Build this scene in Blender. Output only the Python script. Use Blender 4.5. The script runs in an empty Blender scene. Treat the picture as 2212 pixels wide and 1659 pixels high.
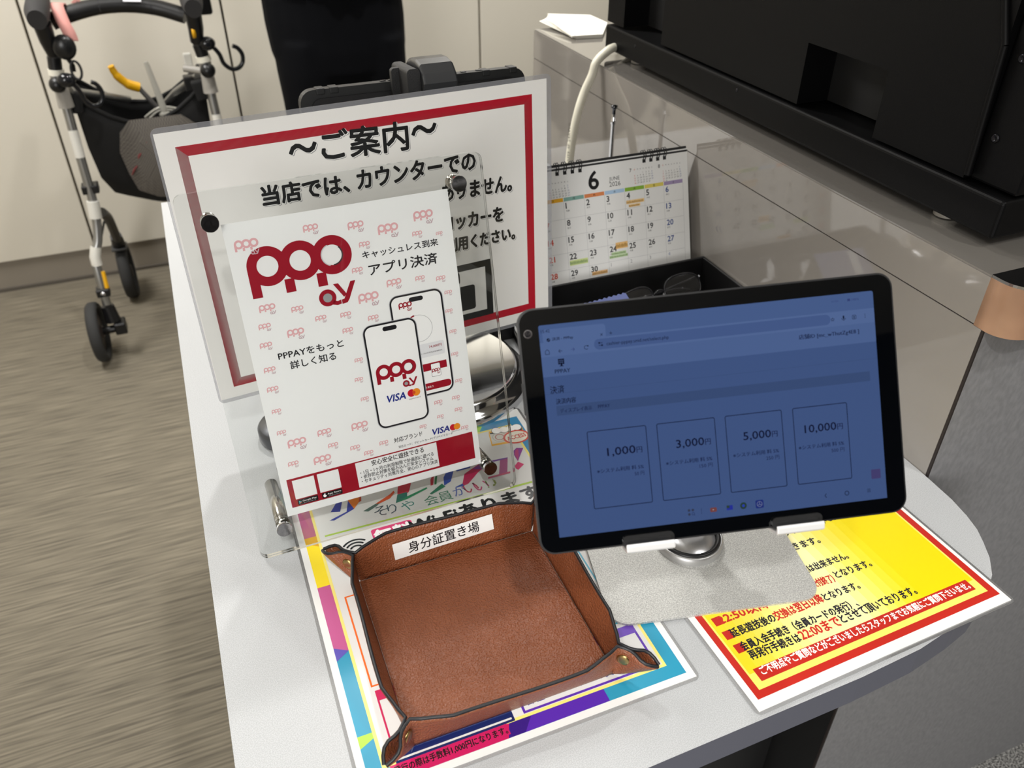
import bpy, math, random
from mathutils import Vector, Matrix
random.seed(7)
sc = bpy.context.scene
COL = sc.collection
PI = math.pi
TZ = 0.90            # height of the counter top
# ---------------------------------------------------------------- camera
cd = bpy.data.cameras.new('camera'); cam = bpy.data.objects.new('camera', cd); COL.objects.link(cam)
cd.sensor_width = 36.0; cd.lens = 1778.7 / 2212 * 36.0
rt = Vector((.9284, -.3715, .0003)); dn = Vector((-.2146, -.5371, -.8158)); fw = Vector((.3032, .7573, -.5784))
M = Matrix((( rt.x, -dn.x, -fw.x, 0), (rt.y, -dn.y, -fw.y, 0), (rt.z, -dn.z, -fw.z, 1.5291), (0, 0, 0, 1)))
cam.matrix_world = M
cd.clip_start = .02
cd.dof.use_dof = True; cd.dof.focus_distance = .80; cd.dof.aperture_fstop = 9.0
sc.camera = cam
# ---------------------------------------------------------------- colour management, world, lamps
vs = sc.view_settings
sc.display_settings.display_device = 'sRGB'
vs.view_transform = 'Standard'; vs.look = 'None'; vs.gamma = 1.0; vs.use_curve_mapping = False
vs.exposure = 0.12
wd = bpy.data.worlds.new('world'); sc.world = wd; wd.use_nodes = True
wd.node_tree.nodes['Background'].inputs[0].default_value = (1, .97, .93, 1)
wd.node_tree.nodes['Background'].inputs[1].default_value = .3
def lamp(name, loc, power, size, col=(1, .98, .945), spread=180, shape='DISK', sy=None):
    l = bpy.data.lights.new(name, 'AREA'); l.energy = power; l.size = size; l.shape = shape; l.color = col
    if sy: l.shape = 'RECTANGLE'; l.size_y = sy
    l.spread = math.radians(spread)
    o = bpy.data.objects.new(name, l); o.location = loc; COL.objects.link(o); return o
CEIL = 2.70
lamp('downlight_lamp', (-.12, -.69, CEIL-.03), 14, .07, spread=110)
lamp('downlight_lamp', (-.62, -.68, CEIL-.03), 10, .07, spread=110)
lamp('downlight_lamp', (1.10, -.35, CEIL-.03), 5.5, .09, spread=110)
lamp('downlight_lamp', (.35, 1.75, CEIL-.03), 8, .09, spread=110)
lamp('added_ceiling_fill', (-.9, 2.45, CEIL-.03), 46, .6, sy=.8)  # this and the next: soft fill added to brighten the back wall
lamp('added_ceiling_fill', (1.3, 2.45, CEIL-.03), 30, .6, sy=1.2)
lamp('added_ceiling_fill', (-1.3, -1.3, CEIL-.03), 10, .6, sy=1.2)  # this and the next: unseen fill added for surfaces facing the camera
lamp('added_ceiling_fill', (1.2, -.9, CEIL-.03), 6, .6, sy=.8)
# unseen fill added at the front left to brighten upright surfaces
fill_lamp = lamp('added_front_left_fill', (-1.75, -2.15, 1.75), 54, 1.1, col=(1, .985, .965), sy=1.3)
fill_lamp.rotation_euler = (Vector((.1, .7, .95))-Vector((-1.75, -2.15, 1.75))).to_track_quat('-Z', 'Y').to_euler()
# ---------------------------------------------------------------- materials
def s2l(c): return c/12.92 if c <= .04045 else ((c+.055)/1.055)**2.4
def hexc(h): return tuple(s2l(int(h[i:i+2], 16)/255) for i in (0, 2, 4)) + (1,)
MATS = {}
def mat(name, col, rough=.5, metal=0, coat=0, spec=.5, alpha=1, emit=None, es=1, bump=None, ior=None, noise=None, sheen=0, aniso=0):
    if name in MATS: return MATS[name]
    m = bpy.data.materials.new(name); m.use_nodes = True; nt = m.node_tree; b = nt.nodes['Principled BSDF']
    c = hexc(col) if isinstance(col, str) else tuple(col)+(1,)
    b.inputs['Base Color'].default_value = c
    b.inputs['Roughness'].default_value = rough; b.inputs['Metallic'].default_value = metal
    b.inputs['Coat Weight'].default_value = coat; b.inputs['Coat Roughness'].default_value = .05
    b.inputs['Specular IOR Level'].default_value = spec; b.inputs['Alpha'].default_value = alpha
    b.inputs['Sheen Weight'].default_value = sheen
    if ior: b.inputs['IOR'].default_value = ior
    if emit:
        b.inputs['Emission Color'].default_value = hexc(emit); b.inputs['Emission Strength'].default_value = es
    if noise:  # (scale, second colour, detail, lo, hi, stretch)
        tc = nt.nodes.new('ShaderNodeTexCoord'); mp = nt.nodes.new('ShaderNodeMapping'); nz = nt.nodes.new('ShaderNodeTexNoise')
        cr = nt.nodes.new('ShaderNodeValToRGB')
        mp.inputs['Scale'].default_value = noise[5] if len(noise) > 5 else (1, 1, 1)
        nz.inputs['Scale'].default_value = noise[0]; nz.inputs['Detail'].default_value = noise[2]
        nt.links.new(tc.outputs['Object'], mp.inputs['Vector']); nt.links.new(mp.outputs[0], nz.inputs['Vector'])
        nt.links.new(nz.outputs['Fac'], cr.inputs[0]); nt.links.new(cr.outputs[0], b.inputs['Base Color'])
        cr.color_ramp.elements[0].position = noise[3]; cr.color_ramp.elements[1].position = noise[4]
        cr.color_ramp.elements[0].color = c; cr.color_ramp.elements[1].color = hexc(noise[1])
    if bump:  # (scale, strength, kind)
        tc = nt.nodes.new('ShaderNodeTexCoord'); bp = nt.nodes.new('ShaderNodeBump')
        if len(bump) > 2 and bump[2] == 'v':
            nz = nt.nodes.new('ShaderNodeTexVoronoi'); nz.feature = 'SMOOTH_F1'; out = nz.outputs['Distance']
        else:
            nz = nt.nodes.new('ShaderNodeTexNoise'); nz.inputs['Detail'].default_value = 4; out = nz.outputs['Fac']
        nz.inputs['Scale'].default_value = bump[0]; bp.inputs['Strength'].default_value = bump[1]; bp.inputs['Distance'].default_value = .001
        nt.links.new(tc.outputs['Object'], nz.inputs['Vector']); nt.links.new(out, bp.inputs['Height'])
        nt.links.new(bp.outputs[0], b.inputs['Normal'])
    MATS[name] = m; return m
def clear(name, tint=(.97, .98, .98), k=1.0, rough=.02, haze=0.0, hcol=(.8, .8, .8)):
    """thin clear plastic: see-through with a fresnel gloss, plus a trace of milky haze"""
    if name in MATS: return MATS[name]
    m = bpy.data.materials.new(name); m.use_nodes = True; nt = m.node_tree; nt.nodes.clear()
    o = nt.nodes.new('ShaderNodeOutputMaterial'); tr = nt.nodes.new('ShaderNodeBsdfTransparent'); gl = nt.nodes.new('ShaderNodeBsdfGlossy')
    fr = nt.nodes.new('ShaderNodeFresnel'); mx = nt.nodes.new('ShaderNodeMixShader'); mu = nt.nodes.new('ShaderNodeMath')
    df = nt.nodes.new('ShaderNodeBsdfDiffuse'); m2 = nt.nodes.new('ShaderNodeMixShader')
    tr.inputs[0].default_value = tint+(1,); gl.inputs['Roughness'].default_value = rough; fr.inputs['IOR'].default_value = 1.48
    mu.operation = 'MULTIPLY'; mu.inputs[1].default_value = k; df.inputs[0].default_value = hcol+(1,)
    m2.inputs[0].default_value = haze
    nt.links.new(tr.outputs[0], m2.inputs[1]); nt.links.new(df.outputs[0], m2.inputs[2])
    nt.links.new(fr.outputs[0], mu.inputs[0]); nt.links.new(mu.outputs[0], mx.inputs[0])
    nt.links.new(m2.outputs[0], mx.inputs[1]); nt.links.new(gl.outputs[0], mx.inputs[2]); nt.links.new(mx.outputs[0], o.inputs[0])
    MATS[name] = m; return m
def ink(h, gloss=.35): return mat('ink_'+h, h, rough=gloss)
def glow(h): # lit display pixels under the screen glass
    n = 'display_'+h
    if n in MATS: return MATS[n]
    m = bpy.data.materials.new(n); m.use_nodes = True; nt = m.node_tree; nt.nodes.clear()
    o = nt.nodes.new('ShaderNodeOutputMaterial'); e = nt.nodes.new('ShaderNodeEmission'); e.inputs[0].default_value = hexc(h); e.inputs[1].default_value = .70
    nt.links.new(e.outputs[0], o.inputs[0]); MATS[n] = m; return m
white_paper = mat('white_paper', 'e6e6e4', .55)
chrome = mat('chrome', 'd8d8da', .08, 1)
steel = mat('brushed_steel', 'b9b9bb', .22, 1)
silver = mat('silver_aluminium', 'b0b0ae', .5, .5, noise=(900, 'e0e0dc', 2, .35, .7), bump=(1500, .35))
black_pl = mat('black_plastic', '131315', .38)
black_gl = mat('black_glass', '040507', .04)
black_mt = mat('matte_black_plastic', '18181a', .6)
rubber = mat('black_rubber', '1d1d1e', .75)
clearp = clear('clear_acrylic', (.99, .994, .992), .55, .01, .0)
cedge = clear('acrylic_edge', (.93, .95, .94), 1.0, .1, .22, (.9, .93, .91))
pouch = clear('lamination_film', (.97, .97, .97), .8, .06, .06)
pedge = clear('lamination_rim', (.9, .9, .9), 1.2, .12, .18)
# ---------------------------------------------------------------- mesh helpers
class MB:
    def __init__(s): s.v = []; s.f = []; s.m = []; s.s = []
    def add(s, vs, fs, m=0, sm=False):
        k = len(s.v); s.v += [tuple(v) for v in vs]
        for f in fs: s.f.append(tuple(i+k for i in f)); s.m.append(m); s.s.append(sm)
        return s
    def box(s, a, b, m=0, T=None):
        (x0, y0, z0), (x1, y1, z1) = a, b
        vs = [Vector(p) for p in ((x0,y0,z0),(x1,y0,z0),(x1,y1,z0),(x0,y1,z0),(x0,y0,z1),(x1,y0,z1),(x1,y1,z1),(x0,y1,z1))]
        if T: vs = [T @ v for v in vs]
        return s.add(vs, [(0,3,2,1),(4,5,6,7),(0,1,5,4),(1,2,6,5),(2,3,7,6),(3,0,4,7)], m)
    def prism(s, poly, z0, z1, m=0, ms=None, T=None, sm=False):
        n = len(poly); vs = [Vector((p[0], p[1], z0)) for p in poly]+[Vector((p[0], p[1], z1)) for p in poly]
        if T: vs = [T @ v for v in vs]
        s.add(vs, [tuple(range(n-1, -1, -1)), tuple(range(n, 2*n))], m)
        return s.add(vs, [(i, (i+1) % n, n+(i+1) % n, n+i) for i in range(n)], m if ms is None else ms, sm)
    def tube(s, path, r, n=10, m=0, cap=True, flat=None):
        P = [Vector(p) for p in path]; R = r if isinstance(r, (list, tuple)) else [r]*len(P)
        closed = False; vs = []; up = None
        for i, p in enumerate(P):
            d = (P[min(i+1, len(P)-1)]-P[max(i-1, 0)]).normalized()
            if up is None:
                up = Vector((0, 0, 1)) if abs(d.z) < .9 else Vector((0, 1, 0))
            x = d.cross(up).normalized(); y = x.cross(d).normalized(); up = y
            for k in range(n):
                a = 2*PI*k/n; vs.append(p+x*math.cos(a)*R[i]+y*math.sin(a)*R[i]*(flat or 1))
        fs = [(i*n+k, i*n+(k+1) % n, (i+1)*n+(k+1) % n, (i+1)*n+k) for i in range(len(P)-1) for k in range(n)]
        s.add(vs, fs, m, True)
        if cap: s.add(vs[:n], [tuple(range(n))], m); s.add(vs[-n:], [tuple(range(n-1, -1, -1))], m)
        return s
    def lathe(s, prof, c=(0, 0, 0), T=None, n=32, m=0, sm=True):
        vs = []
        for r, z in prof:
            for k in range(n):
                a = 2*PI*k/n; v = Vector((r*math.cos(a), r*math.sin(a), z)); v = (T @ v) if T else v
                vs.append(v+Vector(c))
        s.add(vs, [(i*n+k, i*n+(k+1) % n, (i+1)*n+(k+1) % n, (i+1)*n+k) for i in range(len(prof)-1) for k in range(n)], m, sm)
        if prof[0][0] > 1e-6: s.add(vs[:n], [tuple(range(n-1, -1, -1))], m)
        if prof[-1][0] > 1e-6: s.add(vs[-n:], [tuple(range(n))], m)
        return s
    def ball(s, c, r, m=0, n=16, sc_=(1, 1, 1)):
        pr = [(max(1e-7, r*math.sin(PI*i/10)), -r*math.cos(PI*i/10)) for i in range(11)]
        return s.lathe(pr, c, Matrix.Diagonal(Vector(sc_).to_4d()), n, m)
    def quad(s, a, b, c, d, m=0): return s.add([a, b, c, d], [(0, 1, 2, 3)], m)
    def build(s, name, mats, parent=None, bevel=0, segs=2, **props):
        me = bpy.data.meshes.new(name); me.from_pydata(s.v, [], s.f); me.update()
        for x in (mats if isinstance(mats, (list, tuple)) else [mats]): me.materials.append(x)
        me.polygons.foreach_set('material_index', s.m); me.polygons.foreach_set('use_smooth', s.s)
        o = bpy.data.objects.new(name, me); COL.objects.link(o)
        if parent: o.parent = parent
        if bevel:
            md = o.modifiers.new('bevel', 'BEVEL'); md.width = bevel; md.segments = segs; md.limit_method = 'ANGLE'; md.angle_limit = .7
        for k, v in props.items(): o[k] = v
        return o
def align(a, b):
    """matrix taking +z to the direction a->b, origin at a"""
    a, b = Vector(a), Vector(b); q = (b-a).to_track_quat('Z', 'Y'); return Matrix.Translation(a) @ q.to_matrix().to_4x4()
def thing(name, label, cat, loc=(0, 0, 0), mw=None, group=None):
    o = bpy.data.objects.new(name, None); COL.objects.link(o); o.empty_display_size = .05
    o.location = loc
    if mw: o.matrix_world = mw
    o['label'] = label; o['category'] = cat
    if group: o['group'] = group
    return o
def tag(o, label, cat, group=None):
    o['label'] = label; o['category'] = cat
    if group: o['group'] = group
    return o
def struct(o): o['kind'] = 'structure'; return o
def panel(o, yaw, tilt, roll=0):
    u = Vector((math.cos(yaw), math.sin(yaw), 0)); h = Vector((-math.sin(yaw), math.cos(yaw), 0))
    w = Vector((0, 0, 1))*math.cos(tilt)+h*math.sin(tilt); n = u.cross(w)
    u, w = u*math.cos(roll)+w*math.sin(roll), w*math.cos(roll)-u*math.sin(roll)
    return Matrix(((u.x, w.x, n.x, o[0]), (u.y, w.y, n.y, o[1]), (u.z, w.z, n.z, o[2]), (0, 0, 0, 1)))
def flatm(o, yaw):
    c, s = math.cos(yaw), math.sin(yaw); return Matrix(((c, -s, 0, o[0]), (s, c, 0, o[1]), (0, 0, 1, o[2]), (0, 0, 0, 1)))
def rrect(x0, y0, x1, y1, r, n=6):
    out = []
    for cx, cy, a in ((x1-r, y0+r, -PI/2), (x1-r, y1-r, 0), (x0+r, y1-r, PI/2), (x0+r, y0+r, PI)):
        for k in range(n+1): t = a+PI/2*k/n; out.append((cx+r*math.cos(t), cy+r*math.sin(t)))
    return out
TXT = {}
def text_geo(t, bold, res):
    k = (t, bold, res)
    if k in TXT: return TXT[k]
    c = bpy.data.curves.new('lettering', 'FONT'); c.body = t; c.resolution_u = res; c.offset = bold; c.fill_mode = 'FRONT'
    o = bpy.data.objects.new('lettering', c); COL.objects.link(o); bpy.context.view_layer.update()
    me = bpy.data.meshes.new_from_object(o.evaluated_get(bpy.context.evaluated_depsgraph_get()))
    vs = [(v.co.x, v.co.y) for v in me.vertices]; fs = [tuple(p.vertices) for p in me.polygons]
    bpy.data.objects.remove(o); bpy.data.curves.remove(c); bpy.data.meshes.remove(me)
    xs = [v[0] for v in vs]; ys = [v[1] for v in vs]
    TXT[k] = (vs, fs, min(xs), max(xs), min(ys), max(ys)); return TXT[k]
class Print(MB):
    """flat printing on a sheet: shapes and lettering in the sheet's own metres"""
    def __init__(s, maker=ink): super().__init__(); s.cols = []; s.mk = maker; s.z0 = .00010; s.dz = .00005
    def c(s, h):
        if h not in s.cols: s.cols.append(h)
        return s.cols.index(h)
    def flat(s, pts, fs, h, L):
        z = s.z0+L*s.dz; s.add([(p[0], p[1], z) for p in pts], fs, s.c(h)); return s
    def poly(s, pts, h, L=0):
        a = sum(pts[i][0]*pts[(i+1) % len(pts)][1]-pts[(i+1) % len(pts)][0]*pts[i][1] for i in range(len(pts)))
        if a < 0: pts = pts[::-1]
        return s.flat(pts, [tuple(range(len(pts)))], h, L)
    def rect(s, a, b, h, L=0):
        x0, x1 = sorted((a[0], b[0])); y0, y1 = sorted((a[1], b[1])); return s.poly([(x0, y0), (x1, y0), (x1, y1), (x0, y1)], h, L)
    def frame(s, a, b, t, h, L=0, r=0):
        x0, x1 = sorted((a[0], b[0])); y0, y1 = sorted((a[1], b[1])); r = max(r, 1e-5); n = 5
        A = rrect(x0, y0, x1, y1, r, n); B = rrect(x0+t, y0+t, x1-t, y1-t, max(r-t, 1e-5), n); N = len(A)
        return s.flat(A+B, [(i, (i+1) % N, N+(i+1) % N, N+i) for i in range(N)], h, L)
    def ring(s, c, r0, r1, h, L=0, a0=0, a1=2*PI, n=36, cap=False):
        if r0 <= 0: return s.poly([(c[0]+r1*math.cos(2*PI*k/n), c[1]+r1*math.sin(2*PI*k/n)) for k in range(n)], h, L)
        A = [(c[0]+r1*math.cos(a0+(a1-a0)*k/n), c[1]+r1*math.sin(a0+(a1-a0)*k/n)) for k in range(n+1)]
        B = [(c[0]+r0*math.cos(a0+(a1-a0)*k/n), c[1]+r0*math.sin(a0+(a1-a0)*k/n)) for k in range(n+1)]
        N = n+1; s.flat(A+B, [(i, i+1, N+i+1, N+i) for i in range(n)], h, L)
        if cap:
            rm = (r0+r1)/2; rr = (r1-r0)/2
            for a in (a0, a1): s.ring((c[0]+rm*math.cos(a), c[1]+rm*math.sin(a)), 0, rr, h, L, n=12)
        return s
    def line(s, a, b, t, h, L=0):
        dx, dy = b[0]-a[0], b[1]-a[1]; l = math.hypot(dx, dy) or 1; nx, ny = -dy/l*t/2, dx/l*t/2
        return s.poly([(a[0]+nx, a[1]+ny), (b[0]+nx, b[1]+ny), (b[0]-nx, b[1]-ny), (a[0]-nx, a[1]-ny)], h, L)
    def text(s, t, a, b, hgt, h, L=3, bold=.0, res=2, shear=0):
        """ink box: lower-left corner a, lower-right corner b (or None for natural width), height hgt; bold thickens the strokes"""
        vs, fs, x0, x1, y0, y1 = text_geo(t, 0, res)
        if b is None: b = (a[0]+(x1-x0)*hgt/(y1-y0), a[1])
        dx, dy = b[0]-a[0], b[1]-a[1]; l = math.hypot(dx, dy); ux, uy = dx/l, dy/l
        e = max(0, bold)*hgt*.9; z = s.z0+L*s.dz
        offs = [(0, 0)] if e < .00004 else ([(-e, 0), (e, 0)] if hgt < .0045 else [(0, 0), (e, 0), (-e, 0), (0, e), (0, -e)])
        for i, (ox, oy) in enumerate(offs):
            out = []
            for x, y in vs:
                Y = (y-y0)/(y1-y0)*hgt+oy; X = (x-x0)/(x1-x0)*l+shear*Y+ox
                out.append((a[0]+ux*X-uy*Y, a[1]+uy*X+ux*Y, z+i*.000005))
            s.add(out, fs, s.c(h))
        return s
    def heavy(s, t, a, b, hgt, h, L=3, d=.0005, res=2):
        for dx, dy in ((0, 0), (d, 0), (-d, 0), (0, d), (0, -d), (d*.7, d*.7), (-d*.7, d*.7), (d*.7, -d*.7), (-d*.7, -d*.7)):
            L += .08; s.text(t, (a[0]+dx, a[1]+dy), (b[0]+dx, b[1]+dy), hgt, h, L, 0, res)
        return s
    def done(s, name, parent, **props): return s.build(name, [s.mk(c) for c in s.cols], parent, **props)
# ================================================================ THE SETTING
wallm = mat('cream_wall_panel', 'dad4c6', .42, bump=(40, .04))
def carpet(name, ca, cb, scale, strch, lo=.35, hi=.68, patch=None):
    m = mat(name, ca, .95, noise=(scale, cb, 6, lo, hi, strch), bump=(700, .5)); return m
fl_wood = carpet('streaked_carpet_tile', '554f45', '8a8271', 12, (.55, 16, 1), .3, .72)
fl_grey = carpet('grey_loop_carpet', '2a2a2b', 'a3a29f', 330, (1, 1, 1), .42, .62)
b = MB(); b.quad((-2.4, -2.6, 0), (.30, -2.6, 0), (.30, 3.4, 0), (-2.4, 3.4, 0), 0); b.quad((.30, -2.6, 0), (3.2, -2.6, 0), (3.2, 3.4, 0), (.30, 3.4, 0), 1)
struct(b.build('floor', [fl_wood, fl_grey]))
WY = 3.28
struct(MB().box((-2.5, WY+.06, 0), (3.3, WY+.16, CEIL), 0).build('wall_back', wallm))
struct(MB().box((-2.5, -2.6, 0), (-2.4, WY+.06, CEIL), 0).build('wall_left', mat('plain_wall', 'cfc9bc', .6)))
struct(MB().box((3.2, -2.6, 0), (3.3, WY+.06, CEIL), 0).build('wall_right', mat('plain_wall', 'cfc9bc', .6)))
struct(MB().box((-2.5, -2.7, 0), (3.3, -2.6, CEIL), 0).build('wall_front', mat('dark_hall_wall', '2b2a2c', .7)))
struct(MB().box((-2.5, -2.7, CEIL), (3.3, WY+.16, CEIL+.1), 0).build('ceiling', mat('ceiling_white', 'b8b4ab', .8)))
# flush cream storage doors along the back wall, thin shadow gaps between them
seams = [-2.4, -1.28, -.415, .213, 1.175, 1.80, 2.45, 3.2]
names = ['far left cream cabinet door cut by the frame edge', 'wide cream cabinet door left of the walker, seam beside its wheel', 'cream cabinet door behind the wheeled walker', 'cream cabinet door behind the person in dark trousers', 'cream cabinet door above the black rugged tablet, right of the person', 'cream cabinet door behind the grey partition', 'cream cabinet door at the right corner']
for i in range(1, 5):
    t = thing('cabinet_door', names[i], 'cabinet door', ((seams[i]+seams[i+1])/2, WY, .12), group=None)
    w = (seams[i+1]-seams[i])/2-.004
    MB().box((-w, -.0, .0), (w, .045, CEIL-.14)).build('door_panel', wallm, t, bevel=.002)
    k = MB().box((-w-.004, .040, .0), (w+.004, .058, CEIL-.14)); k.build('backing_panel', mat('gap_shadow', '5d5648', .8), t)
MB().box((-2.4, WY+.0, 0), (3.2, WY+.05, .012)).build('trim_1', mat('kick_edge', '59534b', .7), kind='structure')
struct(MB().box((-2.4, WY+.012, .012), (3.2, WY+.055, .118)).build('baseboard_back', mat('kick_board', '8c8478', .5)))
# ================================================================ COUNTER
lam = mat('pearl_white_laminate', 'a9abad', .34, noise=(1300, 'bec0c2', 2, .42, .6), bump=(1600, .15), coat=.12)
bandm = mat('slate_edge_band', '555763', .28)
t = thing('counter_desk', 'pearl white speckled counter top with slate grey edge band under the papers', 'counter', (0, 0, TZ))
L0, R0, F0, BK = -.0715, .7015, .2895, 1.63
pl = [(L0, BK), (L0, F0+.11)]
for k in range(1, 9): a = PI+PI/2*k/8; pl.append((L0-.006+.11+.11*math.cos(a), F0+.11+.11*math.sin(a)))
# front edge, then the wide round right corner that reaches past the partition's corner
pl += [(.45, F0+.006), (.52, F0+.010), (.57, F0+.018), (.605, F0+.026), (.632, F0+.038), (.652, F0+.052), (.668, F0+.070), (.679, F0+.088), (.688, F0+.105), (.694, F0+.125), (.6985, F0+.15), (.7005, F0+.185), (.7012, F0+.2), (.7012, BK)]
pl = pl[::-1] if False else pl
MB().prism(pl, -.036, -.0012, 1, 1).build('edge_band', [lam, bandm], t)
g = [(x*(1 if x > 0 else 1), y) for x, y in pl]
MB().prism(g, -.0012, 0, 0, 1).build('laminate_top', [lam, bandm], t)
struct(MB().box((-.03, .52, 0), (0, 1.60, TZ-.036)).build('wall_undercounter_left', mat('black_support', '141415', .5)))
struct(MB().box((.0, .56, 0), (.69, .58, TZ-.036)).build('wall_undercounter', mat('black_support', '141415', .5)))
# partition with raised counter
part = mat('grey_gloss_laminate', '8a857f', .05, coat=.5, spec=.8)
PT = 1.15
t = thing('partition_counter', 'tall grey glossy laminate partition counter right of the desk, dark seam line', 'counter', (.702, .48, 0))
MB().box((0, .002, .8985), (.012, 1.155, 1.0950-.0008)).build('lower_side_panel', part, t)
MB().box((0, .002, 0), (.012, 1.155, .860)).build('under_desk_panel', mat('black_support', '141415', .5), t)
MB().box((0.0, .012, 1.0958), (.012, 1.155, PT-.0022)).build('upper_side_band', part, t)
MB().box((.0008, .004, .86), (.60, 1.153, PT-.003)).build('core', mat('seam_dark', '231c1a', .6), t)
MB().box((.0006, -.0008, 0), (.0032, .004, 1.094)).build('corner_seam', mat('seam_dark', '231c1a', .6), t)
MB().box((.003, -.001, 0), (.62, .004, 1.094)).build('end_panel', mat('grey_felt_laminate', '757577', .6, noise=(170, '828284', 5, .35, .7, (1, 1, .55))), t)
MB().box((.0012, .012, PT-.0020), (.60, 1.155, PT)).build('top_surface', mat('grey_gloss_top', '75716c', .07, coat=1, spec=1), t)
# rounded nose at the near end: tan face, polished steel rim on top
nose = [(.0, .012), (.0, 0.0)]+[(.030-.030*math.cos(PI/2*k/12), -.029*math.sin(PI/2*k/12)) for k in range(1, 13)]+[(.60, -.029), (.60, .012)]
MB().prism(nose, 1.094, 1.1485, 0, 0, sm=True).build('nose_face', mat('tan_nose_finish', 'a8846a', .35, noise=(14, '94725a', 3, .4, .65), coat=.2), t)
MB().prism([(x, y-(.0015 if y < -.02 else 0)) for x, y in nose], 1.1485, 1.1515, 0, 0).build('nose_rim', steel, t, bevel=.001)
mk = Print(); 
for (x, z, a) in ((.045, 1.118, .3), (.052, 1.112, 1.2), (.058, 1.126, .4), (.061, 1.104, 1.8), (.047, 1.101, .9), (.064, 1.115, .2)):
    mk.line((x, z), (x+.004*math.cos(a), z+.004*math.sin(a)), .0011, '3a2a22', 0)
o = mk.build('scuff_mark', [ink('3a2a22')], t); o.matrix_local = Matrix(((1, 0, 0, 0), (0, 0, -1, -.0291), (0, 1, 0, 0), (0, 0, 0, 1)))
# ================================================================ BLACK MACHINE ON THE PARTITION
MX = .742
blk = mat('machine_black', '060607', .5, bump=(900, .08), spec=.14); blk2 = mat('machine_recess_black', '020203', .7)
t = thing('payment_machine', 'big black electronic machine housing standing on the grey partition counter', 'machine', (MX, .535, 1.151))
# lower chin band, in machine coordinates: x depth, y along the counter, z up
MB().box((0, 0, .0105), (.42, .866, .0515)).build('chin_band', blk, t, bevel=.004, segs=3)
up = MB()
yR = 0.060   # slanted ridge position
# back cover with two rectangular pockets cut in: built as strips round the pockets (outer face x=.006)
def strip(y0, z0, y1, z1, x0=.006, m=0): up.box((x0, y0, z0), (x0+.05, y1, z1), m)
zb, zt = .055, .62
P1 = (.684, .812, zb, .20); P2 = (.196, .336, zb, .131)
strip(.060, zb, P2[0], zt); strip(P2[0], P2[3], P2[1], zt); strip(P2[1], zb, P1[0], zt); strip(P1[0], P1[3], P1[1], zt); strip(P1[1], zb, .872, zt)
up.box((.055, .060, zb), (.40, .872, zt), 1)
up.build('back_cover', [blk, blk2], t)
sd = MB(); sd.box((.012, 0, zb), (.41, .058, zt)); sd.build('side_cover', blk, t, bevel=.003)
rg = MB()
rg.tube([(.006, .056, .060), (.004, .0600, .187)], .004, 8); rg.tube([(.004, .060, .187), (.0045, .115, .32), (.0045, .20, .50)], .004, 8)
rg.build('ridge_edge', blk, t)
for y, z in ((.043, .178), (.043, .1015)):
    s_ = MB().lathe([(.0046, 0), (.0046, .001), (.0030, .0022), (.0022, .0010), (.0001, .0010)], (.012, y, z), Matrix.Rotation(-PI/2, 4, 'Y'), 18); s_.build('screw', mat('dark_screw', '2c2c30', .3, .8), t)
for y, z in ((.458, .0455), (.756, .0415)):
    MB().lathe([(.0025, 0), (.0025, .0006), (.0012, .0002), (.0001, .0002)], (0, y, z-.004), Matrix.Rotation(-PI/2, 4, 'Y'), 14).build('pin_hole', mat('dark_screw', '2c2c30', .3, .8), t)
for y in (.085, .79):
    for x in (.03, .36): MB().lathe([(.014, 0), (.014, .006), (.011, .0105)], (x, y, 0), n=24).build('foot', mat('grey_foot', '8a857c', .5), t)
# papers lying on the partition
t = thing('paper_stack', 'small stack of folded white papers on far end of grey partition', 'paper', (.735, 1.52, PT+.0005))
random.seed(3)
for k in range(6):
    q = [(.0+.010*(k < 3), .005), (.062, -.004), (.118, .085), (.118, .165), (.02, .168), (-.008+.004*k, .145-.004*k)]
    b = MB(); z = .0012*k; n = len(q); lift = [0, 0, 0, 0, .004+.001*k, .007+.001*k]
    vs = [(x, y, z+lift[i]) for i, (x, y) in enumerate(q)]+[(x, y, z+.0006+lift[i]) for i, (x, y) in enumerate(q)]
    b.add(vs, [tuple(range(n-1, -1, -1)), tuple(range(n, 2*n))]+[(i, (i+1) % n, n+(i+1) % n, n+i) for i in range(n)]); b.build('sheet', mat('cream_paper', 'efece2', .7), t)
# cable
t = thing('network_cable', 'thick cream white cable hanging from black machine over the grey partition', 'cable', (0, 0, 0))
cp = [Vector(p) for p in ((.80, 1.40, 1.1625), (.745, 1.365, 1.1700), (.72, 1.3484, 1.1690), (.6925, 1.334, 1.157), (.684, 1.3315, 1.136), (.67, 1.3307, 1.108), (.656, 1.323, 1.079), (.645, 1.317, 1.041), (.637, 1.310, 1.002), (.631, 1.305, .955), (.622, 1.32, .912), (.60, 1.36, .9085), (.55, 1.42, .9085))]
def smooth(P, n=6):
    P = [Vector(p) for p in P]; out = []
    for i in range(len(P)-1):
        a, b_, c, d = P[max(i-1, 0)], P[i], P[i+1], P[min(i+2, len(P)-1)]
        for k in range(n):
            s = k/n; out.append(.5*((2*b_)+(c-a)*s+(2*a-5*b_+4*c-d)*s*s+(3*b_-a-3*c+d)*s**3))
    out.append(P[-1]); return out
MB().tube(smooth(cp), .0076, 14).build('cable_jacket', mat('cream_pvc', 'e4e0cf', .35), t)
pr = Print(); pr.text('CAT 5e UTP 4P 24AWG', (0, 0), (.10, 0), .0042, '77756a', 0, res=1)
o = pr.build('cable_marking', [ink('77756a')], t); o.matrix_local = panel((.633, 1.3035, .965), -.45, .12) @ Matrix.Rotation(PI/2, 4, 'Z') @ Matrix.Translation((0, .0, .0072))
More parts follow.
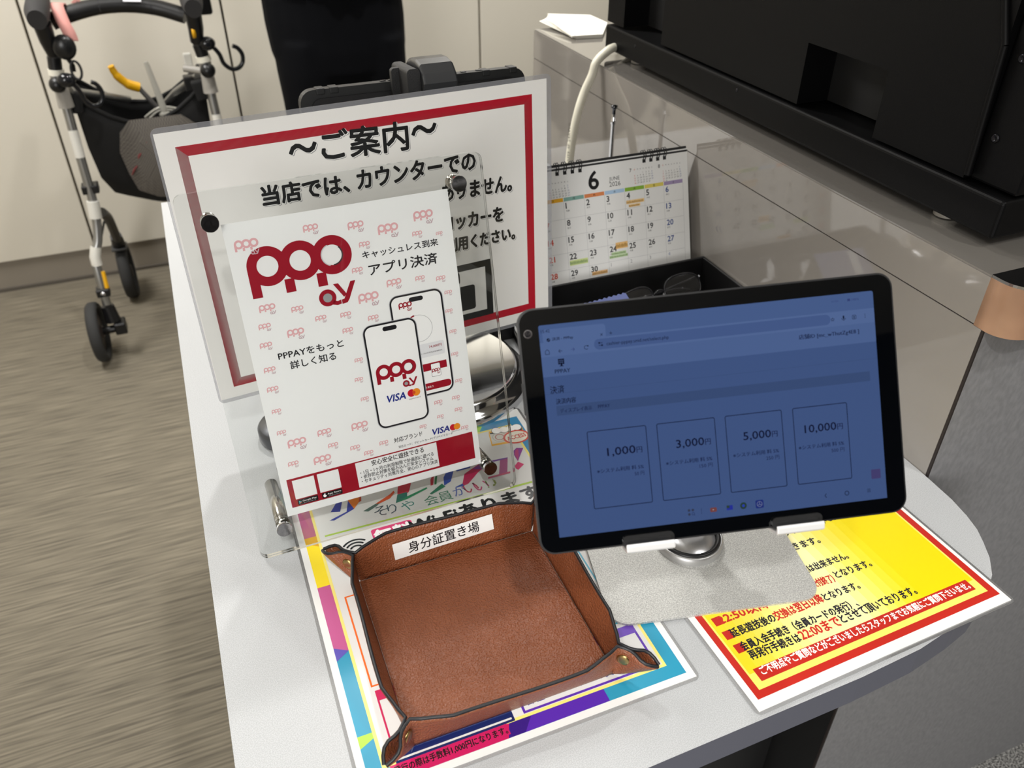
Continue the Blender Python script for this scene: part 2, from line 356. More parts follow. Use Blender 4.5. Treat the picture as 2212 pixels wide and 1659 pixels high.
# chrome pen
t = thing('chrome_pen', 'thin chrome pen standing upright behind the desk calendar', 'pen', (.655, 1.19, TZ))
MB().lathe([(.022, 0), (.022, .004), (.008, .008), (.0045, .012), (.0036, .05), (.0036, .195), (.0048, .197), (.0048, .203), (.0036, .205), (.0036, .212)], n=20).build('pen_barrel', chrome, t)
MB().lathe([(.0028, .212), (.0028, .220), (.0052, .222), (.0056, .226), (.0001, .2275)], n=20).build('pen_cap', mat('dark_chrome', '55565a', .1, 1), t)
# ================================================================ COLOURFUL A3 SHEET UNDER THE TRAY
GROUND = TZ
t = thing('laminated_menu_sheet', 'large laminated colourful Wi-Fi flyer lying under the brown leather tray', 'flyer', mw=flatm((.0151, .3468, TZ+.0002), .0006))
t_col = t
MB().prism(rrect(0, 0, .303, .426, .006), 0, .0006, 0, 0).build('lamination_film', pedge, t)
MB().box((.003, .003, .0002), (.300, .423, .0008)).build('paper', white_paper, t)
P = Print(); x0, y0, x1, y1 = .0095, .0095, .2935, .4085
W_ = .0125
def seg(side, a, b, col, sl=.006):   # a slanted-end piece of the coloured border
    if side == 'L': P.poly([(x0, a), (x0+W_, a+sl), (x0+W_, b+sl), (x0, b)], col, 1)
    if side == 'R': P.poly([(x1-W_, a+sl), (x1, a), (x1, b), (x1-W_, b+sl)], col, 1)
    if side == 'B': P.poly([(a, y0), (b, y0), (b+sl, y0+W_), (a+sl, y0+W_)], col, 0)
    if side == 'T': P.poly([(a+sl, y1-W_), (b+sl, y1-W_), (b, y1), (a, y1)], col, 0)
P.rect((x0, y0), (x1, y1), '2a93b4', 0)
P.rect((x0+W_, y0+W_), (x1-W_, y1-W_), 'dcdcda', 1)
P.frame((x0+W_, y0+W_), (x1-W_, y1-W_), .0028, 'efe17c', 3)
seg('L', .045, .0565, 'a6cf3e'); P.rect((x0, .0565), (x0+W_, .140), '2a93b4', 1.5)
P.poly([(x0, .135), (x0+W_, .143), (x0, .150)], '5b4fb0', 3)
P.rect((x0, .1435), (x0+W_, .2255), 'c0588f', 2); P.rect((x0, .2255), (x0+W_, .296), 'f2d808', 2); P.rect((x0, .296), (x0+W_, .345), 'b25a82', 2)
P.poly([(x0, .288), (x0+W_, .280), (x0+W_, .296), (x0, .296)], 'd9a41f', 3)
P.rect((.03, y0), (.135, y0+W_), 'c2185b', 2); P.rect((.135, y0), (.218, y0+W_), '5427a8', 2)
P.poly([(.125, y0), (.14, y0), (.15, y0+W_), (.13, y0+W_)], '32157a', 3)
P.rect((x1-W_, .120), (x1, .150), '1c74c6', 2); P.poly([(x1-W_, .105), (x1, .120), (x1, .128), (x1-W_, .125)], '1b4fae', 3)
P.rect((x0+W_, y1-W_), (.240, y1), '9ccd2c', 2); P.poly([(.240, y1-W_), (.249, y1), (.240, y1)], '9ccd2c', 3); P.rect((x1-W_, .330), (x1, y1), '2f87b6', 2)
P.rect((.249, y1-.0135), (x1, y1), '2f87b6', 2.5)
# magenta strip at the bottom with small black writing
P.rect((.028, .0125), (.128, .0225), 'c2185b', 4)
P.text('発行の際は手数料1,000円になります。', (.0305, .0135), (.1265, .0135), .0072, '161616', 5, bold=.03)
# framed boxes that peek out round the tray
P.frame((.0335, .040), (.1435, .0925), .0016, 'c41e56', 3); P.rect((.0335, .083), (.1435, .0935), 'c41e56', 4.3)
P.rect((.0335, .0265), (.136, .0385), '14245c', 4); P.frame((.0335, .0225), (.136, .0385), .0022, '14245c', 4.4)
P.frame((.0315, .098), (.135, .205), .0016, 'ea6a1c', 3)
P.frame((.1450, .0255), (.274, .0700), .0022, '5a2fa8', 3); P.text('各種USBケーブルの貸出あり', (.150, .0315), (.258, .0315), .0085, '3c2a86', 4, bold=.03)
P.rect((.1450, .0640), (.274, .0740), '6a45b4', 4)
P.frame((.1450, .0790), (.268, .175), .0016, '35a5c4', 3)
# Wi-Fi headline
for k, (r0, r1) in enumerate(((.0150, .0172), (.0108, .0130), (.0064, .0086))): P.ring((0.05726,0.25951), r0, r1, '22272b', 4, PI*.28, PI*.76, 16, True)
cA = (0.0765,0.28324); P.poly([(cA[0]+p[0], cA[1]+p[1]) for p in rrect(0, -.030, .044, .0, .003)], 'd93a74', 4)
P.text('無料', (cA[0]+.002, cA[1]-.0225), (cA[0]+.042, cA[1]-.0225), .020, 'fbfbfb', 5, bold=.05)
P.text('Wi-Fiあります', (0.11615,0.2635), (0.26543,0.26492), .019, '141718', 4, bold=.055)
P.line((0.19833,0.29015), (0.26451,0.28944), .0030, 'a8c93a', 3); P.line((0.03023,0.2923), (0.19833,0.29015), .0024, 'a8c93a', 3)
for i, (ch, p, col) in enumerate((('そ', (0.0869,0.29979), '3c4a56'), ('り', (0.10119,0.29886), '3c5a66'), ('や', (0.1162,0.29719), '2f8a80'), ('会', (0.14219,0.29581), '1d7a58'), ('員', (0.15817,0.29609), '1d7a58'), ('が', (0.17591,0.29852), '4a63b4'), ('い', (0.18873,0.29846), 'c03a5a'), ('い', (0.2005,0.29758), 'c8437c'), ('!', (0.2147,0.29834), '6b9a2c'), ('♪', (0.22105,0.29892), '8a9a40'))):
    P.text(ch, p, None, .0150 if ch not in '!♪' else .012, col, 4, bold=-.012, res=2)
# headline lettering: only the lower strokes show under the acrylic
NP = [0]
def pg(col, L, *pts): NP[0] += 1; P.poly(list(pts), col, L+NP[0]*.022)
sh_ = 'b9b9b6'
pg('2f3f9e', 5, (0.04321,0.32548), (0.05367,0.34038), (0.05925,0.34044), (0.05294,0.32241))
pg('2f3f9e', 5, (0.03944,0.31333), (0.05933,0.31985), (0.06442,0.33608), (0.07002,0.33042), (0.06789,0.32115), (0.04393,0.31154))
pg('e07a1e', 5, (0.06442,0.33608), (0.0718,0.3505), (0.08132,0.34668), (0.07474,0.3291), (0.06789,0.32115))
pg('b9452a', 6, (0.07474,0.3291), (0.07885,0.34183), (0.0815,0.34662), (0.07808,0.33061))
pg('4d6a62', 5, (0.07598,0.31402), (0.09078,0.31985), (0.10115,0.32366), (0.0917,0.3161), (0.08124,0.31136))
pg('d5562a', 6, (0.09078,0.31985), (0.11021,0.32927), (0.11509,0.33316), (0.11575,0.32997), (0.10847,0.32274), (0.0962,0.31909))
pg('c3283e', 5, (0.11782,0.32685), (0.12274,0.34167), (0.13753,0.3397), (0.13087,0.32546), (0.12332,0.31957))
pg('1f6f62', 6, (0.11229,0.31273), (0.1175,0.3257), (0.12871,0.32556), (0.12598,0.31599))
pg('1f8a5c', 6, (0.11321,0.3131), (0.12676,0.3187), (0.15115,0.32508), (0.1512,0.32247), (0.12611,0.31468))
pg('b3243c', 5, (0.15857,0.33524), (0.16159,0.33936), (0.16428,0.33962), (0.15909,0.32581), (0.15598,0.32575))
pg('1f7a4c', 5, (0.16393,0.33575), (0.16583,0.339), (0.16799,0.33867), (0.16282,0.32563), (0.16046,0.32579))
pg('2c4fa8', 5, (0.17017,0.32007), (0.17357,0.33322), (0.17978,0.34152), (0.18838,0.3408), (0.17935,0.32427))
pg('1f7a5c', 6, (0.15101,0.31356), (0.169,0.32446), (0.17017,0.32007), (0.17132,0.31831), (0.15292,0.31152))
pg('2c4fa8', 5, (0.19072,0.33986), (0.20872,0.34034), (0.20691,0.33776), (0.19085,0.33763))
pg('2c4fa8', 5, (0.18085,0.31319), (0.19044,0.31588), (0.19078,0.31182), (0.18214,0.3119))
pg('c2265a', 5, (0.19044,0.31588), (0.19788,0.33043), (0.21855,0.34032), (0.22405,0.34066), (0.22263,0.33299), (0.21176,0.32611), (0.1967,0.31325), (0.19078,0.31182))
pg('7a3a92', 6, (0.20912,0.33463), (0.21963,0.33989), (0.22393,0.34033), (0.22243,0.33244), (0.21841,0.33091))
pg('a43a7c', 5, (0.23404,0.31472), (0.24439,0.33829), (0.25441,0.33919), (0.24396,0.31383))
pg('6f3a9a', 6, (0.23422,0.33787), (0.23527,0.34066), (0.25441,0.33919), (0.25325,0.33732), (0.23659,0.33756))
pg('c93a6c', 6, (0.21975,0.31248), (0.22117,0.3152), (0.24815,0.31501), (0.24674,0.3121))
pg('8a3a96', 5, (0.26278,0.34001), (0.26516,0.34761), (0.27031,0.35126), (0.27792,0.34821), (0.26889,0.33626), (0.26284,0.32808))
pg('b8407e', 6, (0.26419,0.34141), (0.26745,0.34735), (0.27179,0.3496), (0.26789,0.33796), (0.26338,0.3294))
pg('d0356e', 5, (0.25636,0.32201), (0.26257,0.32742), (0.26755,0.3207), (0.25766,0.31395), (0.25568,0.31725))
# banknote picture with an oval stamp
pg('f0b23a', 4, (0.25054,0.39261), (0.29171,0.38647), (0.28851,0.36323), (0.28544,0.36007), (0.24454,0.36519), (0.2481,0.38493))
pg('cfccc2', 5, (0.24999,0.38765), (0.29007,0.38357), (0.28675,0.36531), (0.24624,0.36788))
pg('2c3230', 6, (0.2509,0.38938), (0.29073,0.38302), (0.29021,0.38068), (0.25051,0.38674))
for c in ((0.25977,0.39047), (0.26915,0.38911), (0.27788,0.38845), (0.28548,0.38797)):
    NP[0] += 1; P.ring(c, 0, .0062, '22272a', 7+NP[0]*.022, n=24); P.ring(c, 0, .0056, 'f7f7f5', 8+NP[0]*.022, n=24)
c = (0.27824,0.37079); 
P.poly([(c[0]+.0165*math.cos(a*PI/18), c[1]+.0125*math.sin(a*PI/18)) for a in range(36)], 'c8402f', 9.3)
P.poly([(c[0]+.0140*math.cos(a*PI/18), c[1]+.0102*math.sin(a*PI/18)) for a in range(36)], 'd8d4c4', 9.9)
P.text('ACCESS', (c[0]-.0118, c[1]-.0035), (c[0]+.0118, c[1]-.0035), .0070, 'b8322c', 10.5, bold=.04)
P.ring((0.25922,0.37771), .0045, .0058, 'b06a60', 7); P.ring((0.25922,0.37771), .0080, .0088, 'a8a79a', 7)
P.done('printed_design', t).location = (0, 0, .0008)
# ================================================================ YELLOW A4 NOTICE
t = thing('laminated_notice', 'laminated yellow notice with red border at the rounded right corner of desk', 'notice', mw=flatm((.3419, .2968, TZ+.0012), .0334))
MB().prism(rrect(0, 0, .303, .216, .006), 0, .0006, 0, 0).build('lamination_film', pedge, t)
MB().box((.003, .003, .0002), (.300, .213, .0008)).build('paper', white_paper, t)
P = Print()
P.rect((.0093, .0127), (.2958, .2033), 'bb291e', 0)
# yellow field: printed gradient from pale centre to strong yellow at the right
X0, X1, Y0, Y1 = .0160, .2880, .0200, .1960
P.rect((X0, Y0), (X1, Y1), 'f2e26c', 1)
def lerp(a, b, s): return ''.join('%02x' % round(int(a[i:i+2], 16)+(int(b[i:i+2], 16)-int(a[i:i+2], 16))*s) for i in (0, 2, 4))
n = 26
for k in range(n):
    s0 = X0+.002+(X1-X0-.004)*k/n; s1 = X0+.002+(X1-X0-.004)*(k+1)/n; q = (k+.5)/n
    col = lerp('ead11c', 'f5eea6', q/.30) if q < .30 else (lerp('f5eea6', 'f7f1b0', (q-.3)/.22) if q < .52 else lerp('f7f1b0', 'e8d208', min(1, (q-.52)/.26)))
    P.rect((s0, Y0+.016), (s1, Y1-.002), col, 2)
P.rect((.0235, .0262), (.2790, .0392), 'bb291e', 4)
P.text('ご不明点やご質問などがございましたらスタッフまでお気軽にご質問下さいませ。', (0.02863,0.03055), (0.27638,0.02875), .0088, 'fbf6ee', 5, bold=.03)
T_ = lambda s, a, b, h, col='1a1a2a', bold=.035: P.text(s, a, b, h, col, 5, bold=bold)
for a in ((0.02151,0.09055), (0.02162,0.07376), (0.02236,0.05761)): P.rect(a, (a[0]+.0095, a[1]+.0095), 'bb291e', 4)
T_('22:50以降', (0.02692,0.09026), (0.08252,0.08887), .0110, 'c42c24')
T_('延長遊技後の', (0.02862,0.07371), (0.07736,0.07293), .0098)
T_('交換は翌日以降', (0.07818,0.07299), (0.13444,0.0731), .0104, 'c42c24')
T_('となります。', (0.13559,0.07326), (0.17761,0.07212), .0090)
T_('会員入会手続き（会員カードの発行）、', (0.02842,0.05788), (0.161,0.05551), .0100)
T_('再発行手続きは', (0.02951,0.04713), (0.08416,0.0453), .0100)
T_('22:00まで', (0.08547,0.04572), (0.13056,0.04475), .0112, 'c42c24')
T_('とさせて頂いております。', (0.13235,0.04564), (0.22366,0.04463), .0100)
T_('ご来店時間 23:30（受付終了）', (0.08765,0.09541), (0.16104,0.08814), .0100, 'c42c24')
T_('となります。', (0.16523,0.09097), (0.20897,0.08961), .0090)
T_('交換は出来ません。', (0.13059,0.10852), (0.19485,0.10681), .0092)
T_('できます。', (0.14049,0.13862), (0.18338,0.13579), .0092)
T_('スタッフまでお申し付け下さい。', (0.14908,0.15731), (0.2594,0.15492), .0095)
P.done('printed_design', t).location = (0, 0, .0008)
# ================================================================ BROWN LEATHER VALET TRAY
t = thing('leather_tray', 'brown leather square valet tray with black edges, lying on the colourful flyer', 'tray', (.1565, .4720, TZ+.0013))
t_tray = t
lea = mat('brown_leather', '7c4427', .40, bump=(620, 1.0, 'v'), noise=(26, '874d30', 3, .35, .7), spec=.5)
lea_out = mat('brown_leather_back', '6a3820', .5, bump=(520, .4, 'v'))
edge = mat('black_leather_edge', '17181c', .45)
HS = .0912; HH = .0375; th = .0016
MB().box((-HS-.0008, -HS-.0008, 0), (HS+.0008, HS+.0008, .0025)).build('base_panel', lea, t, bevel=.001)
def side(rot, tall, nu=22, nv=8):
    Rm = Matrix.Rotation(rot, 4, 'Z'); rows = []
    for j in range(nv+1):
        h = j/nv; row = []
        z = .002+HH*h
        E = .036*h**.85       # how far the pinched ear sticks out at this height
        pts = []
        for e in (1, .86, .72, .58, .44, .3, .15):      # left ear, from tip inwards
            off = .0010+.0052*h*max(0, math.sin(PI*min(1, max(0, (e-.38)/.62))))
            cx, cy = -HS-.002*h-e*E*.707, -HS-.002*h-e*E*.707
            pts.append((cx+off*.707, cy-off*.707, z-.009*h*e*e))
        m_ = nu
        for k in range(m_+1):
            s = -1+2*k/m_; ee = 1-abs(s)
            lean = h*(.0115*min(1, ee/.35)**.8+.003*math.sin(PI*s)*.4); sag = -.0035*h*math.sin(PI*min(1, ee/.5)/1)*0
            pts.append((s*(HS-.0008)*(1+.012*h), -HS-.001-lean-.002*h*(1-min(1, ee/.2)), z-.0022*h*math.cos(PI*s*.5)+tall*h*(1-s**4)))
        for e in (.15, .3, .44, .58, .72, .86, 1):
            off = .0010+.0052*h*max(0, math.sin(PI*min(1, max(0, (e-.38)/.62))))
            cx, cy = HS+.002*h+e*E*.707, -HS-.002*h-e*E*.707
            pts.append((cx-off*.707, cy-off*.707, z-.009*h*e*e))
        rows.append([Rm @ Vector(p) for p in pts])
    return rows
for k in range(4):
    R_ = side(k*PI/2, (-.001, .003, .0062, .001)[k]); nv, nu = len(R_), len(R_[0]); b = MB()
    b.add([p for r in R_ for p in r], [(j*nu+i, j*nu+i+1, (j+1)*nu+i+1, (j+1)*nu+i) for j in range(nv-1) for i in range(nu-1)], 0, True)
    o = b.build('side_panel', [lea], t); md = o.modifiers.new('solid', 'SOLIDIFY'); md.thickness = .0018; md.offset = 1
    e_ = MB(); e_.tube([p+Vector((0, 0, .0002)) for p in R_[-1]], .00155, 8); e_.build('edge_binding', edge, o)
brass = mat('antique_brass', 'a08a5c', .3, 1)
for sx, sy in ((1, 1), (1, -1), (-1, 1), (-1, -1)):
    # snap button on the pinched corner: a flat stud through both layers
    d = Vector((sx, sy, 0)).normalized(); p = Vector((sx*(HS+.0065), sy*(HS+.0065), .0265)); nrm = Vector((-sy*sx*sx, sx*sx*sx, 0))
    nrm = Vector((-d.y, d.x, 0))
    for sg in (1, -1):
        q = p+nrm*sg*.0030
        MB().lathe([(.0062, 0), (.0062, .0006), (.0052, .0014), (.0034, .0018), (.0001, .0016)], q, nrm.to_track_quat('Z', 'Y').to_matrix().to_4x4() if sg > 0 else (-nrm).to_track_quat('Z', 'Y').to_matrix().to_4x4(), 20).build('snap_button', brass, t)
# paper label stuck on the tray's rear inner wall
lb = MB(); lb.box((0, 0, 0), (.1048, .0182, .0003)); lab = lb.build('paper_label', white_paper, t, label='white paper label with black characters')
lab.parent = t; lab.matrix_local = panel((0, HS+.0027, .0135), .0, .235) @ Matrix.Translation((-.0542, .0012, 0)) @ Matrix.Rotation(.031, 4, 'Z')
P = Print(); P.text('身分証置き場', (.0150, .0030), (.0895, .0030), .0125, '15151b', 0, bold=.012, res=3)
o = P.build('label_lettering', [ink('15151b')], lab); o.location = (0, 0, .00025)
# ================================================================ ACRYLIC STAND WITH THE PAYMENT POSTER
MP = panel((.0133, .6427, .9378), .0232, .2464)
t = thing('acrylic_stand', 'clear acrylic sandwich stand on steel posts holding the white payment poster', 'sign stand', mw=MP)
AX0, AX1, AY0, AY1, ar = -.0340, .2468, -.0378, .3276, .008
out = rrect(AX0, AY0, AX1, AY1, ar)
for z0, z1 in ((.0006, .0036), (-.0036, -.0006)):
    MB().prism(out, z0, z1, 0, 1, sm=False).build('acrylic_plate', [clearp, cedge], t)
MB().box((AX0-.009, AY0, -.0006), (AX0-.008, AY0+.001, -.0004)).build('stand_foot_pad', clearp, t) if False else None
for (x, y, L) in ((-.0087, .3009, .012), (.2193, .3012, .012), (-.0062, -.0081, .098), (.2167, -.0044, .098)):
    MB().lathe([(.0001, .0098), (.0074, .0098)], (x, y, 0), n=28, sm=False).lathe([(.0074, .0098), (.0078, .0092)], (x, y, 0), n=28).lathe([(.0078, .0092), (.0078, .0062)], (x, y, 0), n=28).lathe([(.0070, .0056), (.0060, .0050), (.0060, .0038)], (x, y, 0), n=28).build('screw_head', chrome, t)
    b = MB(); b.lathe([(.0001, -.0038), (.0070, -.0038), (.0070, -.0080), (.0064, -.0085), (.0064, -.0105), (.0070, -.011), (.0070, -L), (.0001, -L)], (x, y, 0), n=28)
    b.build('standoff_post', mat('satin_steel', 'b4b1a9', .18, 1), t)
pst = thing('payment_poster', 'white payment poster with dark red logo, phones, held between acrylic plates', 'poster', mw=MP)
MB().box((0, 0, -.00055), (.21, .297, -.00015)).build('paper', mat('poster_paper', 'dcdddc', .5), pst)
P = Print()
RED = '8e0a20'; PINK = 'd2a1a4'; PNK2 = 'b79fa5'
def logo(x, y, s, col=RED, sub=None, L=2, hole='dcdddc', full=True):
    """three joined ring-headed letters with a smaller two-letter tail; s = ring spacing"""
    sub = sub or col; th_ = 0
    for k in range(3):
        cx, cy = x+k*s, y+k*s*.0
        P.ring((cx, cy), .325*s, .62*s, col, L+k+.4, n=40 if s > .01 else 20)
        xl = cx-.62*s
        P.poly([(xl, cy-.0*s), (xl+.30*s, cy-.0*s-.2*s), (xl+.30*s, cy-.93*s), (xl, cy-.93*s)], col, L+k) if k == 0 else P.poly([(xl+.03*s, cy-.50*s), (xl+.33*s, cy-.50*s), (xl+.33*s, cy-.93*s), (xl+.03*s, cy-.93*s)], col, L+k)
    if full:
        P.ring((x+2*s, y), .325*s, .355*s, 'b9b9bb', L+4, PI*.6, PI*1.4, 16); P.ring((x+2*s, y), .30*s, .345*s, '3c2c30', L+4, -PI*.5, PI*.25, 16)
        P.ring((x+1.62*s, y-1.336*s), 0, .145*s, '8d8f8f', L+4)
    P.ring((x+1.62*s, y-1.336*s), .13*s, .275*s, sub, L+3, n=30 if s > .01 else 16)
    P.poly([(x+1.80*s, y-1.44*s), (x+1.86*s, y-1.48*s), (x+1.92*s, y-1.50*s), (x+2.03*s, y-1.47*s), (x+2.03*s, y-1.60*s), (x+1.90*s, y-1.63*s), (x+1.74*s, y-1.58*s)], sub, L+3)
    P.poly([(x+1.86*s, y-.93*s), (x+2.02*s, y-.93*s), (x+2.24*s, y-1.32*s), (x+2.14*s, y-1.40*s)], sub, L+3)
    P.poly([(x+2.42*s, y-.93*s), (x+2.58*s, y-.93*s), (x+2.30*s, y-1.50*s), (x+2.22*s, y-1.60*s), (x+2.05*s, y-1.62*s), (x+2.05*s, y-1.48*s), (x+2.14*s, y-1.46*s)], sub, L+3)
logo(.0316, .2540, .0296)
def mini(p, w):  # p = middle of the three rings, w = total width
    s = w/3.24; logo(p[0]-s, p[1]+.15*s, s, PINK, PNK2, 0, full=False)
def visa(a, b, h): P.text('VISA', a, b, h, '1a2a7c', 5, bold=.045, shear=.22)
def mcard(c, r):
    P.ring((c[0]-.6*r, c[1]), 0, r, 'b81226', 5); P.ring((c[0]+.6*r, c[1]), 0, r, 'dc8420', 6)
    P.poly([(c[0]+.6*r-r*math.cos(a), c[1]+r*math.sin(a)) for a in [(-.93+1.86*k/10) for k in range(11)]]+[(c[0]-.6*r+r*math.cos(a), c[1]+r*math.sin(a)) for a in [(.93-1.86*k/10) for k in range(11)]], 'c2451c', 7)
    P.text('mastercard', (c[0]-1.45*r, c[1]-1.75*r), (c[0]+1.45*r, c[1]-1.75*r), .42*r, '222222', 5, res=1)
MINI = [((0.01759,0.2763), .0213), ((0.07592,0.28176), .0140), ((0.1171,0.27745), .0152), ((0.14693,0.26927), .0200), ((0.18274,0.27621), .0196), ((0.17434,0.25981), .0100), ((0.19626,0.25645), .0068), ((0.1223,0.25853), .0106), ((0.11165,0.23553), .0106), ((0.14472,0.21696), .0150), ((0.17097,0.21632), .0098), ((0.19183,0.21232), .0098), ((0.11784,0.20743), .0202), ((0.19766,0.19673), .0080), ((0.19594,0.17765), .0077), ((0.19735,0.15556), .0077), ((0.19611,0.13125), .0076), ((0.1967,0.10146), .0078), ((0.02358,0.21616), .0150), ((0.05003,0.20983), .0114), ((0.06968,0.19667), .0108), ((0.09337,0.1952), .0106), ((0.11915,0.18659), .0106), ((0.01786,0.19944), .0113), ((0.04423,0.18775), .0160), ((0.09271,0.17944), .0105), ((0.01531,0.18142), .0114), ((0.01382,0.15711), .0110), ((0.01263,0.13739), .0110), ((0.09805,0.14737), .0085), ((0.0948,0.12746), .0085),
 ((0.01155,0.11459), .0090), ((0.01172,0.09162), .0090), ((0.02406,0.07748), .0183), ((0.05191,0.08111), .0140), ((0.08739,0.07881), .0170), ((0.05787,0.06508), .0102), ((0.07887,0.05634), .0102), ((0.0915,0.04688), .0098), ((0.10853,0.05355), .0095), ((0.0163,0.05608), .0105), ((0.0448,0.05276), .0178), ((0.09721,0.10591), .0083), ((0.1717,0.08311), .0090), ((0.19117,0.08349), .0087), ((0.19234,0.06969), .0086), ((0.17174,0.06678), .0074), ((0.15187,0.06057), .0076), ((0.19646,0.04732), .0084)]
for p, w in MINI: mini(p, w)
K_ = '1b1b1f'
def hline(s, a, b, h, bold=.02, col=K_, L=6): y = (a[1]+b[1])/2; P.text(s, (a[0], y), (b[0], y), h, col, L, bold=bold)
hline('キャッシュレス到来', (0.1187,0.24567), (0.19378,0.24389), .0072, .018)
hline('アプリ決済', (0.12259,0.22868), (0.19088,0.22649), .0112, .022)
hline('PPPAYをもっと', (0.02397,0.16556), (0.08622,0.16346), .0072, .018)
hline('詳しく知る', (0.03322,0.15377), (0.07701,0.15189), .0080, .018)
def phone(x0, y0, x1, y1, L, r):
    P.poly(rrect(x0-.0006, y0-.0006, x1+.0006, y1+.0006, r+.0006, 8), 'a2a2a6', L); P.poly(rrect(x0, y0, x1, y1, r, 8), '131318', L+1)
    P.poly(rrect(x0+.0017, y0+.0017, x1-.0017, y1-.0017, r-.0017, 8), 'e2e2e1', L+2)
    c = (x0+x1)/2; P.poly(rrect(c-.0072, y1-.0086, c+.0072, y1-.0040, .0022), '131318', L+3)
phone(.1368, .0932, .1908, .2030, 5, .0085)
logo(.1480, .1930, .0042, RED, RED, 9, full=False)
P.ring((.1625, .1660), .0138, .0142, '9a9a9c', 9, n=40); P.ring((.1625, .1660), .0135, .0150, RED, 10, PI*.58, PI*.76, 10, True)
hline('今月の利用残高', (.1520, .1725), (.1715, .1725), .0022, .02); hline('20,000円', (.1530, .1635), (.1725, .1635), .0034, .03, RED); hline('120,000円', (.1545, .1580), (.1710, .1580), .0022, .01)
P.poly(rrect(.1420, .1345, .1862, .1490, .002), 'd2d2d4', 9); hline('74,000円', (.1700, .1430), (.1835, .1430), .0031, .02, RED, 11); hline('１ヶ月の利用可能金額 最新更新', (.1610, .1380), (.1835, .1380), .0016, .0, '333338', 11)
P.rect((.1450, .1195), (.1862, .1275), RED, 9); hline('ガイド', (.1520, .1215), (.1610, .1215), .0030, .0, 'f2f2f2', 11); P.poly(rrect(.1690, .1120, .1790, .1262, .0012), '2a2a2e', 10); P.poly(rrect(.1693, .1123, .1787, .1259, .001), 'e6e6e6', 11); logo(.1713, .1190, .0027, RED, RED, 12, full=False)
hline('お店から', (.155, .1155), (.1640, .1155), .0020, .02); hline('ご利用！', (.155, .1128), (.1640, .1128), .0020, .02)
P.poly(rrect(.1420, .0985, .1885, .1062, .0036), RED, 9); hline('アプリで支払う', (.1535, .1010), (.1690, .1010), .0022, .01, 'f4f4f4', 11)
phone(.1064, .0690, .1602, .1792, 13, .0085)
logo(.1203, .1290, .0129, RED, RED, 17, hole='e2e2e1')
visa((.1178, .0958), (.1384, .0958), .0075); P.text('VISA', (.1178, .0958), (.1384, .0958), .0075, '1a2a7c', 18, bold=.045, shear=.22)
for q, cc in (((.1476, .1002), 0), ):
    P.ring((q[0]-.0026, q[1]), 0, .0041, 'b81226', 18); P.ring((q[0]+.0026, q[1]), 0, .0041, 'dc8420', 19); P.ring((q[0]+.0, q[1]), 0, .0017, 'c2451c', 20, n=20); P.text('mastercard', (q[0]-.006, q[1]-.0068), (q[0]+.006, q[1]-.0068), .0016, '222222', 19, res=1)
hline('対応ブランド', (0.11923,0.05005), (0.14989,0.05005), .0056, .01)
visa((.1595, .0478), (.1795, .0478), .0066); P.ring((.1838, .0508), 0, .0036, 'b81226', 5); P.ring((.1882, .0508), 0, .0036, 'dc8420', 6); P.text('mastercard', (.1815, .0455), (.1910, .0455), .0013, '222222', 6, res=1)
hline('対応カード：デビットカード/プリペイドカード', (0.12288,0.04306), (0.18262,0.04277), .0029, -.004)
P.rect((.0062, .0083), (.2040, .0402), RED, 0); P.rect((.0757, .0105), (.1632, .0388), 'dcdddc', 1)
hline('安心安全に遊技できる', (0.0924,0.03165), (0.14876,0.03089), .0062, .016)
for s_, a, b in (('・1日・1ヶ月の利用制限で計画的に遊べる', (0.0793,0.02455), (0.15869,0.02386)), ('・依存防止対策を組み込んだ安全システム', (0.07926,0.01974), (0.15752,0.01893)), ('・セキュリティ対策万全、安心のアプリ決済', (0.07922,0.01491), (0.16173,0.01365))):
    hline(s_, a, b, .0047, .012)
P.rect((.0112, .0165), (.0330, .0378), 'dcdddc', 1); P.rect((.0362, .0165), (.0580, .0378), 'dcdddc', 1)
P.poly(rrect(.0125, .0095, .0330, .0155, .001), '111114', 2); P.poly(rrect(.0372, .0095, .0580, .0155, .001), '111114', 2)
P.poly([(.0138, .0105), (.0138, .0142), (.0168, .01235)], '3aa0a8', 3); P.poly([(.0138, .0105), (.0152, .0123), (.0168, .01235)], 'd8603a', 4)
P.ring((.0400, .0122), 0, .0017, 'f2f2f2', 3, n=16); P.ring((.0413, .0132), 0, .0007, '111114', 4, n=10); P.ring((.0403, .0144), 0, .0005, 'f2f2f2', 4, n=8)
for s_, x in (('Google Play', .0175), ('App Store', .0428)): P.text(s_, (x, .0118), (x+.0140, .0118), .0023, 'f0f0f0', 3, res=2)
for x in (.0185, .0438): P.text('からダウンロード', (x, .0102), (x+.0120, .0102), .0010, 'd0d0d0', 3, res=1)
P.v = [(v[0], v[1], .0001+(v[2]-.0001)*.5) for v in P.v]; o = P.build('printed_design', [ink(c) for c in P.cols], pst); o.location = (0, 0, -.00015)
